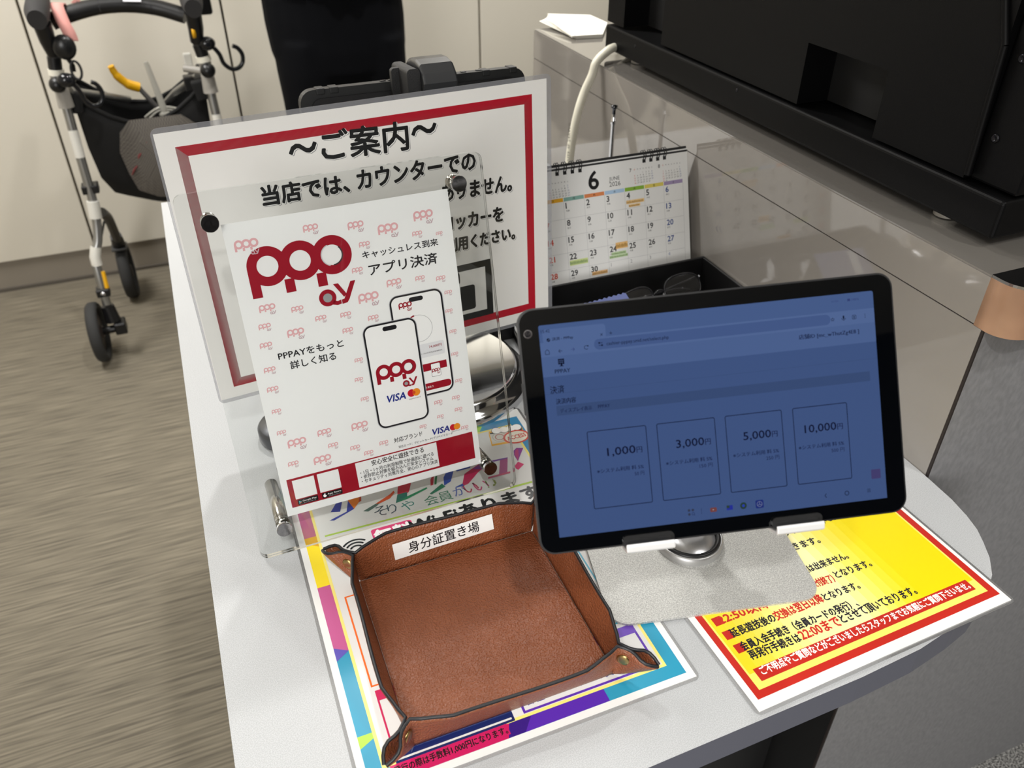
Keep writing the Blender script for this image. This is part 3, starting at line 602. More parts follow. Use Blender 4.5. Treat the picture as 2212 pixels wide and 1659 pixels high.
# ================================================================ A3 NOTICE WITH RED FRAME
MS = panel((-.0267, .8159, .9764), .0898, .0674)
t = thing('laminated_sign', 'big laminated sign with red frame and black lettering behind acrylic stand', 'sign', mw=MS)
MB().prism(rrect(-.0025, -.0050, .4275, .3025, .007), -.0005, .0, 0, 0).build('lamination_film', mat('clear_film_dark', '9a9ba0', .1, spec=.6, alpha=.35), t)
MB().box((0, 0, .0001), (.4215, .2975, .0004)).build('paper', mat('sign_paper', 'dfdedb', .45), t)
P = Print(); SR = 'b0182c'
P.frame((.0165, .0130), (.4025, .2830), .0100, SR, 0, r=0)
BK_ = '17181a'
def shadowed(s_, a, b, h, w=.0009):
    y = (a[1]+b[1])/2
    P.heavy(s_, (a[0]+.0012, a[1]-.0013), (b[0]+.0012, b[1]-.0013), h, '8f9092', 1, w); P.heavy(s_, (a[0]+.0005, a[1]-.0005), (b[0]+.0005, b[1]-.0005), h, 'eaeae8', 2, w*1.15); P.heavy(s_, a, b, h, BK_, 3, w*.9)
shadowed('～', (0.12334,0.25639), (0.15205,0.25937), .0110)
shadowed('ご案内', (0.15598,0.24685), (0.25065,0.24422), .0305)
shadowed('～', (0.25621,0.2557), (0.28511,0.25961), .0110)
shadowed('当店では、', (0.0875,0.21116), (0.17963,0.20963), .0205)
shadowed('カウンターでの', (0.18915,0.2107), (0.32835,0.20971), .0205)
shadowed('ありません。', (0.28525,0.17925), (0.37324,0.17623), .0190)
shadowed('ロッカーを', (0.28352,0.14297), (0.36054,0.14105), .0180)
shadowed('利用ください。', (0.28624,0.11632), (0.37569,0.11491), .0165)
fr = (0.34131,0.0969); fb = (0.34298,0.02205)
fx1, fy1, fy0 = fr[0]+.0, fr[1], fb[1]
P.frame((fx1-.098, fy0), (fx1+.001, fy1), .0085, BK_, 3)
h_ = (0.3187,0.03756); g_ = (0.30639,0.03805)
cx = g_[0]-.006
# suitcase pictogram: body in three blocks under a bent handle
bx1 = h_[0]; by0 = h_[1]-.002; by1 = (0.31411,0.06849)[1]
P.poly(rrect(bx1-.0195, by0, bx1, by1, .0035), BK_, 3); P.rect((bx1-.052, by0), (bx1-.0235, by1), BK_, 3); P.poly(rrect(bx1-.0750, by0, bx1-.0555, by1, .0035), BK_, 3)
P.poly([(bx1-.0195, by0), (bx1-.012, by0), (bx1-.012, by1), (bx1-.0195, by1)], BK_, 4)
P.frame((bx1-.053, by1+.002), (bx1-.0190, by1+.0215), .0060, BK_, 3, r=.006); P.rect((bx1-.047, by1+.001), (bx1-.025, by1+.0075), 'dfdedb', 4)
o = P.build('printed_design', [ink(c) for c in P.cols], t); o.location = (0, 0, .0003)
# ================================================================ TABLET
MT = panel((.1736, .3484, 1.1286), -.2967, .5461, .0607)
t = thing('tablet', 'black tablet showing blue payment page, held up on a silver stand', 'tablet', mw=MT)
TX0, TX1, TY0, TY1 = -.0135, .2405, -.0110, .1530
MB().prism(rrect(TX0, TY0, TX1, TY1, .0105, 8), -.0085, -.0006, 0, 0, sm=False).build('housing', mat('tablet_housing', '101012', .42), t, bevel=.0022, segs=3)
MB().prism(rrect(TX0+.0012, TY0+.0012, TX1-.0012, TY1-.0012, .0094, 8), -.0007, .0, 0, 0).build('front_glass', mat('tablet_glass', '020305', .03, spec=.5), t)
for y0, y1 in ((.113, .124), (.0835, .1045)): MB().box((TX0-.0010, y0, -.0055), (TX0+.001, y1, -.0030)).build('side_button', black_pl, t, bevel=.0005)
MB().lathe([(.0001, .0002), (.0022, .0002)], (-.0072, .1367, 0), n=20).lathe([(.0022, .0002), (.0030, .0003), (.0030, .00005)], (-.0072, .1367, 0), n=20, m=1).build('front_camera', [mat('lens_dark', '1a1a22', .1), mat('lens_ring', '3a3636', .3)], t)
D_ = Print(glow)
SW, SH = .2265, .1415
BG = '4a5c92'
D_.poly(rrect(0, 0, SW, SH, .0014), '4f6697', 0)
D_.rect((.0, 0), (SW, .1074), '475d8d', 1)
D_.rect((0, .1074), (SW, .1204), '546b9c', 1)
D_.poly(rrect(.0022, .1290, .0440, .1385, .0022), '5a71a2', 2); D_.rect((0, .1204), (SW, .1300), '5a71a2', 2)
D_.poly(rrect(.0355, .1218, .196, .1288, .0034), '4c6294', 3)
D_.rect((.0066, .0812), (.2205, .0878), '40547f', 2); D_.line((.0, .0960), (SW, .0960), .0002, '40547f', 2)
G_ = '141a34'; G2 = '10142c'
def dt(s_, x0, y, x1, h, col=G_, bold=.022, L=5, res=2): D_.text(s_, (x0, y), (x1, y), h, col, L, bold=bold, res=res)
dt('15:42', .0014, .1364, .0072, .0020)
D_.ring((.0058, .1315), 0, .0012, G2, 5, n=14); D_.ring((.0062, .1318), 0, .0004, '5a71a2', 6, n=8); D_.ring((.0054, .1311), 0, .0003, '5a71a2', 6, n=8)
dt('決済 - PPPay', .0082, .1304, .0222, .0026)
for a, b_ in (((.0403, .1307), (.0418, .1322)), ((.0403, .1322), (.0418, .1307)), ((.0463, .1318), (.0483, .1318)), ((.0473, .1308), (.0473, .1328))): D_.line(a, b_, .00028, G2, 5)
# toolbar icons: home, back, forward, reload, site
hx, hy = .0030, .1222
for a, b_ in (((hx, hy), (hx, hy+.0019)), ((hx, hy+.0019), (hx+.0013, hy+.0032)), ((hx+.0013, hy+.0032), (hx+.0026, hy+.0019)), ((hx+.0026, hy+.0019), (hx+.0026, hy)), ((hx, hy), (hx+.0026, hy))): D_.line(a, b_, .0003, G2, 5)
D_.line((.0118, .1236), (.0142, .1236), .0003, G2, 5); D_.line((.0118, .1236), (.0129, .1247), .0003, G2, 5); D_.line((.0118, .1236), (.0129, .1225), .0003, G2, 5)
D_.line((.0200, .1238), (.0224, .1238), .0003, '3c4a80', 5); D_.line((.0224, .1238), (.0213, .1249), .0003, '3c4a80', 5); D_.line((.0224, .1238), (.0213, .1227), .0003, '3c4a80', 5)
D_.ring((.0302, .1241), .0011, .0014, G2, 5, .6, 5.6, 20); D_.rect((.0310, .1246), (.0318, .1254), G2, 5)
for y in (.1261, .1245): D_.line((.0386, y), (.0412, y), .0003, G2, 5)
D_.ring((.0390, .1261), 0, .0006, G2, 6, n=10); D_.ring((.0408, .1245), 0, .0006, G2, 6, n=10)
dt('cashier-pppay.unid.net/select.php', .0438, .1233, .0855, .0030, G2, .008)
# right-hand toolbar icons
st = []
for k in range(10): r = .0015 if k % 2 == 0 else .00065; st.append((.1975+r*math.cos(PI/2+k*PI/5), .1250+r*math.sin(PI/2+k*PI/5)))
D_.poly(st, G2, 5); D_.ring((.1975, .1250), 0, .0006, '5a71a2', 6, n=10)
D_.poly(rrect(.2046, .1246, .2056, .1270, .0005), G2, 5); D_.ring((.2051, .1253), .0011, .0014, G2, 5, PI, 2*PI, 12); D_.line((.2051, .1235), (.2051, .1242), .0003, G2, 5)
D_.frame((.2110, .1238), (.2138, .1266), .0003, G2, 5, r=.0006); dt('1', .2121, .1245, .2127, .0014, G2)
for y in (.1241, .1252, .1263): D_.ring((.2200, y), 0, .00028, G2, 5, n=8)
dt('43.7 KB/s', .1975, .1365, .2025, .0010, '3a477c'); D_.rect((.2085, .1362), (.2105, .1378), '3a477c', 5); dt('100%', .2115, .1362, .2165, .0015, '3a477c')
dt('店舗ID [mc_wThutZg4E8 ]', .1735, .1135, .2150, .0038, '1b2548')
# page header
for y0 in (.1152, .1163, .1174): 
    for x0 in (.0111, .0123, .0135): D_.rect((x0, y0), (x0+.0010, y0+.0009), G2, 5)
D_.frame((.0107, .1149), (.0148, .1185), .0003, G2, 5); D_.rect((.0122, .1138), (.0134, .1149), G2, 5); D_.rect((.0115, .1135), (.0141, .1139), G2, 5)
dt('PPPAY', .0080, .1092, .0182, .0026, G_)
dt('決済', .0037, .0960, .0130, .0052, G2, .01)
dt('決済内容', .0068, .0888, .0200, .0038, G_)
dt('ディスプレイ表示', .0090, .0828, .0300, .0029, '1f2a50'); dt('PPPAY', .0342, .0832, .0422, .0023, '1f2a50')
for (x0, x1), amt, fee in zip(((.0250, .0649), (.0719, .1116), (.1185, .1576), (.1650, .2030)), ('1,000', '3,000', '5,000', '10,000'), ('50', '150', '250', '500')):
    D_.frame((x0, .0163), (x1, .0686), .00045, '0f1430', 4, r=.0012)
    w = .0190 if amt != '10,000' else .0220; xr = x1-.0085
    dt(amt, xr-w, .0500, xr, .0062, '131734', .014); dt('円', xr+.0008, .0508, xr+.0045, .0040, '1c2348')
    dt('※システム利用 料 5%', x1-.0355, .0398, x1-.0040, .0030, '1d274c'); dt(fee+' 円', x1-.0130+(.0025 if fee == '50' else 0), .0355, x1-.0040, .0028, '1c2348', .01)
# launcher row
for x, y in ((.0888, .0078), (.0914, .0078), (.0888, .0051)): D_.ring((x, y), 0, .0009, '3a4158', 5, n=14)
D_.ring((.0915, .0052), .0007, .0010, '2a3560', 5, n=14); D_.line((.0921, .0046), (.0927, .0040), .0003, '2a3560', 5)
D_.line((.0972, .0045), (.0972, .0085), .0002, '1b2548', 5)
D_.poly(rrect(.1032, .0048, .1078, .0078, .0007), '7a4848', 5); D_.poly([(.1050, .0058), (.1050, .0068), (.1060, .0063)], 'b0a8b0', 6)
D_.rect((.1146, .0048), (.1188, .0080), '2b36a0', 5); D_.rect((.1146, .0062), (.1166, .0080), '33463c', 6)
D_.ring((.1262, .0066), .0009, .0023, '2e4438', 5, n=20); D_.ring((.1262, .0066), 0, .0010, '2f46b8', 6, n=14)
D_.poly(rrect(.1346, .0036, .1402, .0092, .0010), '26357c', 5); D_.ring((.1374, .0064), .0016, .0019, '7d86a8', 6, n=20)
for a in (PI/2, PI/2+2.094, PI/2+4.189): D_.line((.1374, .0064), (.1374+.0016*math.cos(a), .0064+.0016*math.sin(a)), .0003, '7d86a8', 6)
D_.line((.1830, .0066), (.1842, .0080), .0004, G2, 5); D_.line((.1830, .0066), (.1842, .0052), .0004, G2, 5)
D_.ring((.1985, .0066), .0012, .0016, G2, 5, n=20)
for y in (.0057, .0066, .0075): D_.line((.2128, y), (.2152, y), .0003, G2, 5)
D_.poly(rrect(.2165, .0142, .2230, .0207, .0006), '4a4576', 5)
D_.build('screen', [glow(c) for c in D_.cols], t).scale = (1, 1, .4)
# ================================================================ SILVER TABLET STAND
by = -.215
MBs = flatm((.3685, .4745, TZ+.0022), by)
t = thing('tablet_stand', 'silver aluminium tablet stand with round swivel, resting on both laminated sheets', 'tablet stand', mw=MBs)
def sand(): return silver
MB().prism(rrect(-.086, -.0720, .124, .095, .020, 8), 0, .0024, 0, 0).build('base_plate', silver, t, bevel=.0007)
b = MB(); b.lathe([(.0350, 0), (.0350, .0050), (.0338, .0085), (.0318, .0092), (.0318, .0040)], (0.020, .020, .0024), n=56); b.build('swivel_ring', mat('satin_aluminium', 'c4c4c4', .42, .8), t)
MB().lathe([(.0318, .0040), (.0318, .0100), (.0310, .0108), (.0280, .0108), (.0272, .0090), (.0272, .0040)], (0.020, .020, .0024), n=56).build('swivel_gasket', black_pl, t)
MB().lathe([(.0272, .0060), (.0262, .0080), (.0090, .0084), (.0001, .0084)], (0.020, .020, .0024), n=56).build('swivel_disc', mat('turned_aluminium', 'c4c4c6', .28, .8), t)
inv = MBs.inverted()
def L(p): return inv @ Vector(p)
TP = lambda x, y, z: MT @ Vector((x, y, z))
base = MBs @ Vector((.020, .034, .020)); hinge1 = Vector((base.x-.004, base.y+.020, base.z+.14)); back = TP(.112, .072, -.0135)
def bar(a, c, w, th_, name, m=silver):
    A, C = L(a), L(c); T = align(A, C); h = (C-A).length
    MB().box((-w/2, -th_/2, 0), (w/2, th_/2, h), T=T).build(name, m, t, bevel=.002)
bar(base, hinge1, .028, .008, 'lower_arm'); bar(hinge1, TP(.112, .072, -.024), .034, .008, 'upper_arm')
for nm, q in (('hinge', base), ('hinge', hinge1), ('hinge', TP(.112, .072, -.026))):
    ax = (MT.to_3x3() @ Vector((1, 0, 0))).normalized(); a_ = L(q-ax*.024); c_ = L(q+ax*.024)
    MB().tube([a_, c_], .0085, 24).build(nm, mat('satin_aluminium', 'c4c4c4', .42, .8), t)
T = inv @ MT
b = MB(); b.prism(rrect(.030, -.0112, .196, .115, .012), -.0125, -.0098, 0, 0, T=T); b.build('support_plate', silver, t, bevel=.0005)
b = MB(); b.prism(rrect(.032, .0, .194, .112, .010), -.0098, -.0086, 0, 0, T=T); b.build('silicone_pad', black_mt, t)
for x in (.0595, .1620):
    b = MB(); pr_ = [(-.0112, -.0125), (-.0140, -.0125), (-.0152, -.0080), (-.0152, .0045), (-.0140, .0068), (-.0105, .0075), (-.0085, .0075), (-.0085, .0058), (-.0105, .0056), (-.0125, .0042), (-.0127, -.0080), (-.0120, -.0100)]
    w = .0165; vs = [Vector((x-w, y, z)) for y, z in pr_]+[Vector((x+w, y, z)) for y, z in pr_]; vs = [T @ v for v in vs]; n = len(pr_)
    b.add(vs, [tuple(range(n)), tuple(range(2*n-1, n-1, -1))]+[(i, n+i, n+(i+1) % n, (i+1) % n) for i in range(n)]); b.build('hook', mat('polished_aluminium', 'eeeeee', .4, .35), t, bevel=.0008, segs=3)
    b = MB(); b.prism(rrect(x-.0175, -.0116, x+.0175, -.0040, .0034), .0003, .0018, 0, 0, T=T); b.build('hook_pad', clear('clear_silicone', (.55, .55, .57), 1.1, .12, .02), t)
# ================================================================ RUGGED TABLET BEHIND THE SIGN, ON A ROUND MIRROR BASE
MR = panel((.131, .9700, 1.045), .02, .10)
t = thing('rugged_tablet', 'black rugged tablet seen from behind above the red framed sign', 'tablet', mw=MR)
RW, RH = .283, .212
o2 = rrect(0, 0, RW, RH, .016)
MB().prism(o2, -.009, .006, 0, 0).build('bumper_case', mat('rugged_case_grey', '191a1b', .5), t, bevel=.004, segs=3)
MB().prism(rrect(.012, .012, RW-.012, RH-.010, .012), .006, .0085, 0, 0).build('back_panel', black_pl, t, bevel=.001)
for x in (.020, .036, .226, .262): MB().box((x, RH-.006, -.0095), (x+.010, RH+.0012, .0072)).build('corner_rib', mat('rugged_case_grey', '191a1b', .5), t, bevel=.001)
for x in (.098, .108, .187, .200, .220): MB().box((x, RH-.003, -.004), (x+.007, RH+.0012, .001)).build('side_button', mat('button_dark', '0e0e10', .4), t, bevel=.0005)
t = thing('tablet_holder', 'dark clamp arm gripping the rugged tablet, on a chrome mirror base with cables', 'holder', (.248, .863, TZ))
LO = Vector((.248, .863, TZ))
def W2(p): return Vector(p)-LO
MB().lathe([(.112, 0), (.112, .010), (.109, .014), (.101, .018), (.100, .024), (.0975, .028), (.094, .0285)], n=72).build('base_rim', chrome, t)
MB().lathe([(.0945, .0262), (.0001, .0262)], n=72).build('mirror_plate', mat('mirror', 'cfd3d2', .02, 1), t)
c0 = MR @ Vector((.138, RH, .004))
arm = [W2(p) for p in ((.258, .905, .925), (.262, .925, 1.00), (.268, .985, 1.08))]
MB().tube(smooth([(0.010, .035, .0262), (.012, .05, .08), (.016, .095, .16), (.020, .105, .25)]), .011, 16).build('stem', black_pl, t)
bx_ = MB(); T = Matrix.Translation(-LO) @ MR
bx_.prism(rrect(.098, -.01, .150, .020, .004), .0088, .017, 0, 0, T=T)
bx_.build('lower_grip', black_pl, t, bevel=.002)
bb = MB(); bb.prism(rrect(.1080, -.005, .1180+.012, RH+.016, .004), .0090, .0175, 0, 0, T=T); bb.build('spine', mat('textured_black', '1b1b1c', .6, bump=(900, .6)), t, bevel=.0015)
# the rounded upper jaw that folds over the tablet's top edge
jaw = MB(); pf = [(-.014, RH-.004), (-.014, RH+.006), (-.010, RH+.016), (0, RH+.0225), (.014, RH+.0255), (.032, RH+.0255), (.048, RH+.022), (.058, RH+.013), (.061, RH+.002), (.058, RH-.006), (.040, RH-.010), (.0175, RH-.020), (.0165, RH+.003), (-.0105, RH+.003), (-.0105, RH-.004)]
n = len(pf); xs_ = (.1330, .1360, .1720, .1750)
vs = []
for k, x in enumerate(xs_):
    sh = .0025 if k in (0, 3) else 0
    for z, y in pf: vs.append(T @ Vector((x, y-(sh if y > RH+.005 else 0), z)))
jaw.add(vs, [tuple(range(n-1, -1, -1)), tuple(range(3*n, 4*n))]+[(k*n+i, k*n+(i+1) % n, (k+1)*n+(i+1) % n, (k+1)*n+i) for k in range(3) for i in range(n)], 0, False); jaw.build('clamp_jaw', mat('satin_black', '2a2b2d', .33), t, bevel=.002, segs=3)
jb = MB(); jb.prism(rrect(.117, RH-.028, .1325, RH+.0185, .005), -.012, .0520, 0, 0, T=T); jb.build('jaw_slider', mat('textured_black', '1b1b1c', .6, bump=(900, .6)), t, bevel=.002)
# power cables round the base
t = thing('cable_bundle', 'black cables coiled behind the chrome mirror base beside the tablet', 'cable', (0, 0, 0))
MB().tube(smooth([(.358, 1.00, .915), (.372, .95, .905), (.385, .90, .904), (.380, .86, .904), (.372, .885, .9045), (.378, .94, .905), (.386, .99, .905)]), .0033, 10).build('cable_loop', black_pl, t)
MB().tube(smooth([(.30, .985, .99), (.345, .965, .962), (.372, .93, .935), (.384, .905, .912), (.389, .87, .904)]), .0040, 10).build('cable_loop', black_mt, t)
MB().box((.338, .925, .9002), (.376, .955, .934)).build('cable_plug', black_pl, t, bevel=.005, segs=3)
t = thing('round_weight', 'small dark grey round weight peeking out left of the payment poster', 'weight', (.040, .825, TZ))
MB().lathe([(.0001, 0), (.034, 0), (.036, .003), (.036, .016), (.033, .020), (.0001, .021)], n=40).build('body', mat('dark_satin', '55565a', .3, .6), t)
# ================================================================ DESK CALENDAR
MC = panel((.45, .965, .9005), 0, .29)
t = thing('desk_calendar', 'white June 2026 desk calendar with black ring binding, against the partition', 'calendar', mw=MC)
CX0, CX1, CY1 = -.009, .2425, .2125
MB().box((CX0-.001, -.0005, -.0036), (CX1-.0005, CY1+.0035, -.0016)).build('easel_board', black_mt, t)
T = MC.inverted() @ panel((.45, 1.084, .9005), 0, -.285); MB().box((CX0-.001, 0, -.001), (CX1-.0005, CY1-.002, .001), T=T).build('easel_back', black_mt, t)
MB().box((CX0, .0075, -.0012), (CX1, CY1, 0)).build('page_block', white_paper, t)
for k in range(8):
    x = (.0238+k*.01215) if k < 4 else (.1720+(k-4)*.01115)
    x = (CX0+.0375, CX0+.0495, CX0+.0615, CX0+.0735, .1690, .1805, .1920, .2035)[k]
    b = MB()
    for dx in (-.0018, .0018):
        pa = [(x+dx, CY1-.0075+.0075+.0085*math.sin(a)-.0005, .0-.0008+.0055*math.cos(a)) for a in [-.9+i*.35 for i in range(13)]]
        b.tube([(x+dx, CY1-.007, .0006), (x+dx, CY1-.002, .0040), (x+dx, CY1+.0035, .0038), (x+dx, CY1+.0062, .0), (x+dx, CY1+.0052, -.0050), (x+dx, CY1+.001, -.0055)], .0007, 6)
    b.build('binding_ring', black_pl, t)
P = Print(); 
for x in (CX0+.0375, CX0+.0495, CX0+.0615, CX0+.0735, .1690, .1805, .1920, .2035): P.rect((x-.0027, CY1-.0115), (x+.0027, CY1-.0065), '101012', 1)
cw = (.2333-.0347)/6; cx0 = .0347-cw; top = .1690; hb = .1636; rh = .0249
hd = ('e2a824', '7faaa0', 'd98552', 'a9c6e2', '86b13a', 'dcca62', '9f8fb4')
for k, ch in enumerate('日月火水木金土'):
    P.rect((cx0+k*cw+.0006, hb), (cx0+(k+1)*cw-.0004, top), hd[k], 1); P.text(ch, (cx0+(k+.5)*cw-.0016, hb+.0011), None, .0034, '2a2a28', 2, bold=.02, res=1)
rok = ('先勝', '友引', '先負', '仏滅', '大安', '赤口'); days = [[None, 1, 2, 3, 4, 5, 6]]+[[7*r+k for k in range(7)] for r in range(1, 5)]
for r in range(5):
    for k in range(7):
        d_ = 7*r+k; x = cx0+k*cw; y = hb-r*rh
        if d_ == 0: continue
        nx = d_ > 30; num = d_-30 if nx else d_
        col = '8d8d90' if nx else ('c8452c' if k == 0 else ('2f4a8a' if k == 6 else '1d1d20'))
        hgt = .0052 if nx else .0082
        if nx and k == 6: col = '8a94b4'
        P.text(str(num), (x+.0030, y-.0022-hgt), None, hgt, col, 2, bold=.0 if nx else .035)
        if not nx: P.text(rok[(d_+5) % 6], (x+.0032, y-.0150), None, .0026, '3a3a3c', 2, res=1)
for k in range(8): P.line((cx0+k*cw, hb), (cx0+k*cw, hb-5*rh), .00028, 'a2a2a6', 1)
for r in range(1, 6): P.line((cx0, hb-r*rh), (cx0+7*cw, hb-r*rh), .00028, 'a2a2a6', 1)
P.text('6', (0.07716,0.17445), None, .0255, '131316', 2, bold=.035, res=4)
P.text('JUNE', (0.11006,0.18108), None, .0068, '2a2a2c', 2); P.text('2026', (0.1099,0.17414), None, .0066, '2a2a2c', 2)
def small(x, y, n0, first, nd):
    P.text(n0, (x-.0075, y+.0003), None, .0052, '1d1d20', 2, bold=.01) if n0 != '5' else None
    for k, ch in enumerate('日月火水木金土'):
        P.text(ch, (x+k*.0048, y+.0022), None, .0020, 'c8452c' if k == 0 else '55555a', 2, res=1)
    for d_ in range(1, nd+1):
        q = d_-1+first; r, k = q//7, q % 7
        P.text(str(d_), (x+k*.0048, y-.0035-r*.0035), None, .0023, 'c8452c' if k == 0 else ('2f4a8a' if k == 6 else '2a2a2e'), 2, res=1)
small(.0140, .1880, '5', 5, 31); small(.1515, .1900, '7', 3, 31); small(.2000-.0005, .1900, '8', 6, 31)
# highlighter notes
def note(a, b_, h, col, seed):
    rnd = random.Random(seed); y = a[1]; x = a[0]
    P.rect(a, (b_[0], a[1]+h), col, 3)
    k = 0
    while x < b_[0]-.0016:
        P.rect((x+.0003, a[1]+h*.18), (x+.0003+.0010+.0004*rnd.random(), a[1]+h*(.6+.2*rnd.random())), 'a87f3c' if 'e' in col[:1] else '7e9a66', 4); x += .0018
note((0.13582,0.14502), (0.16588,0.14534), .0052, 'ecc98e', 1); note((0.13967,0.13994), (0.15891,0.14004), .0040, 'ecc98e', 2)
note((0.11384,0.08144), (0.13397,0.0808), .0095, 'e9bd7c', 3); note((0.10626,0.07297), (0.131,0.0726), .0045, 'c3d9ae', 4)
note((0.10248,0.06829), (0.13338,0.06783), .0045, 'c3d9ae', 5); note((0.03693,0.06914), (0.06649,0.0697), .0078, 'cfdc96', 6); note((0.07184,0.04829), (0.09775,0.04755), .0055, 'ecc08c', 7)
P.text('3', (0.16985,0.06067), None, .0045, '8d8d90', 2) if False else None
P.build('printed_page', [ink(c) for c in P.cols], t).scale = (1, 1, .7)
# ================================================================ BLACK BOX TRAY WITH READING GLASSES
t = thing('box_tray', 'open black box tray holding spectacles, in the corner by the partition', 'tray', (.395, .700, TZ+.0002))
bw, bd, bh, wt = .3055, .2560, .057, .0045
bm = mat('black_box', '0e0e0f', .45)
MB().box((0, 0, 0), (bw, bd, .003)).build('bottom', bm, t)
for nm, a, c in (('rear_wall', (0, bd-wt, .003), (bw, bd, bh)), ('front_wall', (0, 0, .003), (bw, wt, bh)), ('left_wall', (0, wt, .003), (wt, bd-wt, bh)), ('right_wall', (bw-wt, wt, .003), (bw, bd-wt, bh))):
    MB().box(a, c).build(nm, bm, t, bevel=.001)
lens = clear('spectacle_lens', (.93, .94, .95), 1.5, .01, .01)
def spectacles(label, mw, fcol, metal, rad):
    t = thing('reading_glasses', label, 'glasses', mw=mw, group='reading glasses in the black box tray')
    fm = mat('frame_'+fcol, fcol, .18, metal)
    for s in (-1, 1):
        c = []
        for k in range(33):
            a = 2*PI*k/32; x = .030*math.copysign(abs(math.cos(a))**.82, math.cos(a)); y = .0195*math.copysign(abs(math.sin(a))**.8, math.sin(a))
            c.append(Vector((s*.0400+x, y-.002*(x*s/.030), .0012*(1-(x/.030)**2))))
        MB().tube(c, rad, 8, cap=False).build('rim', fm, t)
        b = MB(); b.add([Vector((s*.0400, 0, .0025))]+c[:-1], [(0, i+1, (i+1) % 32+1) for i in range(32)], 0, True); b.build('lens', lens, t)
        MB().tube(smooth([(s*.0705, .008, 0), (s*.0725, .008, -.004), (s*.068, .007, -.007-.002*s), (s*.03, .004, -.009-.002*s), (-s*.03, .0, -.009-.002*s), (-s*.055, -.008, -.009-.002*s)]), rad*1.2, 8).build('temple', fm, t)
        MB().ball((s*.0095, -.004, -.004), .0032, sc_=(.6, 1.4, .8)).build('nose_pad', clear('clear_pad', (.8, .8, .8), 1, .1, .2), t)
    MB().tube(smooth([(-.0085, .003, .0005), (-.003, .0065, .002), (.003, .0065, .002), (.0085, .003, .0005)]), rad*1.1, 8).build('bridge', fm, t)
    return t
def place(x, y, z, rz, rx, ry=0): return Matrix.Translation((x, y, z)) @ Matrix.Rotation(rz, 4, 'Z') @ Matrix.Rotation(ry, 4, 'Y') @ Matrix.Rotation(rx, 4, 'X')
spectacles('dark framed reading glasses standing up in the black box, nearest its rear wall', place(.592, .9000, .9400, .05, PI/2-.50, -.10), '1b1b1e', .2, .0014)
spectacles('thin gold framed reading glasses at the right side of the black box', place(.618, .830, .9250, -.10, PI/2-.30), '8a6a35', 1, .0008)
t = thing('cleaning_cloth', 'blue lens cloth with zigzag edge in the black box tray', 'cloth', mw=place(.458, .812, .9060, .10, .50))
pts = []
for k in range(23): pts.append((k*.004, .095+(.0022 if k % 2 else 0)))
pts += [(.090, .05), (.088, 0), (0, 0)]
MB().prism(pts, 0, .0012).build('fabric', mat('periwinkle_cloth', '5d6796', .9), t)
MB().prism([(.020, .05), (.034, .05), (.030, .093), (.016, .093)], .0013, .0017).build('plastic_sleeve', mat('glossy_sleeve', 'dfe4ee', .08, alpha=.85), t)
# ================================================================ WHEELED WALKER BY THE BACK WALL
t = thing('wheeled_walker', 'silver and black wheeled walker with mesh bag standing by the cream wall', 'walker', (-.1, 2.8, 0))
WO = Vector((-.1, 2.8, 0))
def q(x, y, z): return Vector((x, y, z))-WO
silv = mat('walker_silver_tube', 'a6a6a4', .3, .85); wht = mat('walker_white_plastic', 'dad8d0', .4); gry = mat('walker_grey_plastic', 'a19d96', .45)
yel = mat('yellow_plastic', 'e8ad12', .35); bl = mat('walker_black_plastic', '121214', .35)
tyre = mat('grey_rubber_tyre', '2c2c2c', .8); spokes = mat('wheel_hub_brown', '2a211e', .5)
def wheel(c, r, w, nm, lean=0):
    T = Matrix.Rotation(PI/2, 4, 'Y') @ Matrix.Rotation(lean, 4, 'X')
    o = MB().lathe([(r-.022, -w*.42), (r-.008, -w/2), (r-.001, -w*.3), (r, 0), (r-.001, w*.3), (r-.008, w/2), (r-.022, w*.42), (r-.022, -w*.42)], T=T, n=48).build(nm, tyre, t); o.location = c
    h = MB().lathe([(.0001, -w*.4), (.022, -w*.4), (.024, -w*.2), (r-.021, -w*.12), (r-.021, w*.12), (.024, w*.2), (.022, w*.4), (.0001, w*.4)], T=T, n=32).build('wheel_hub', spokes, o)
    return o
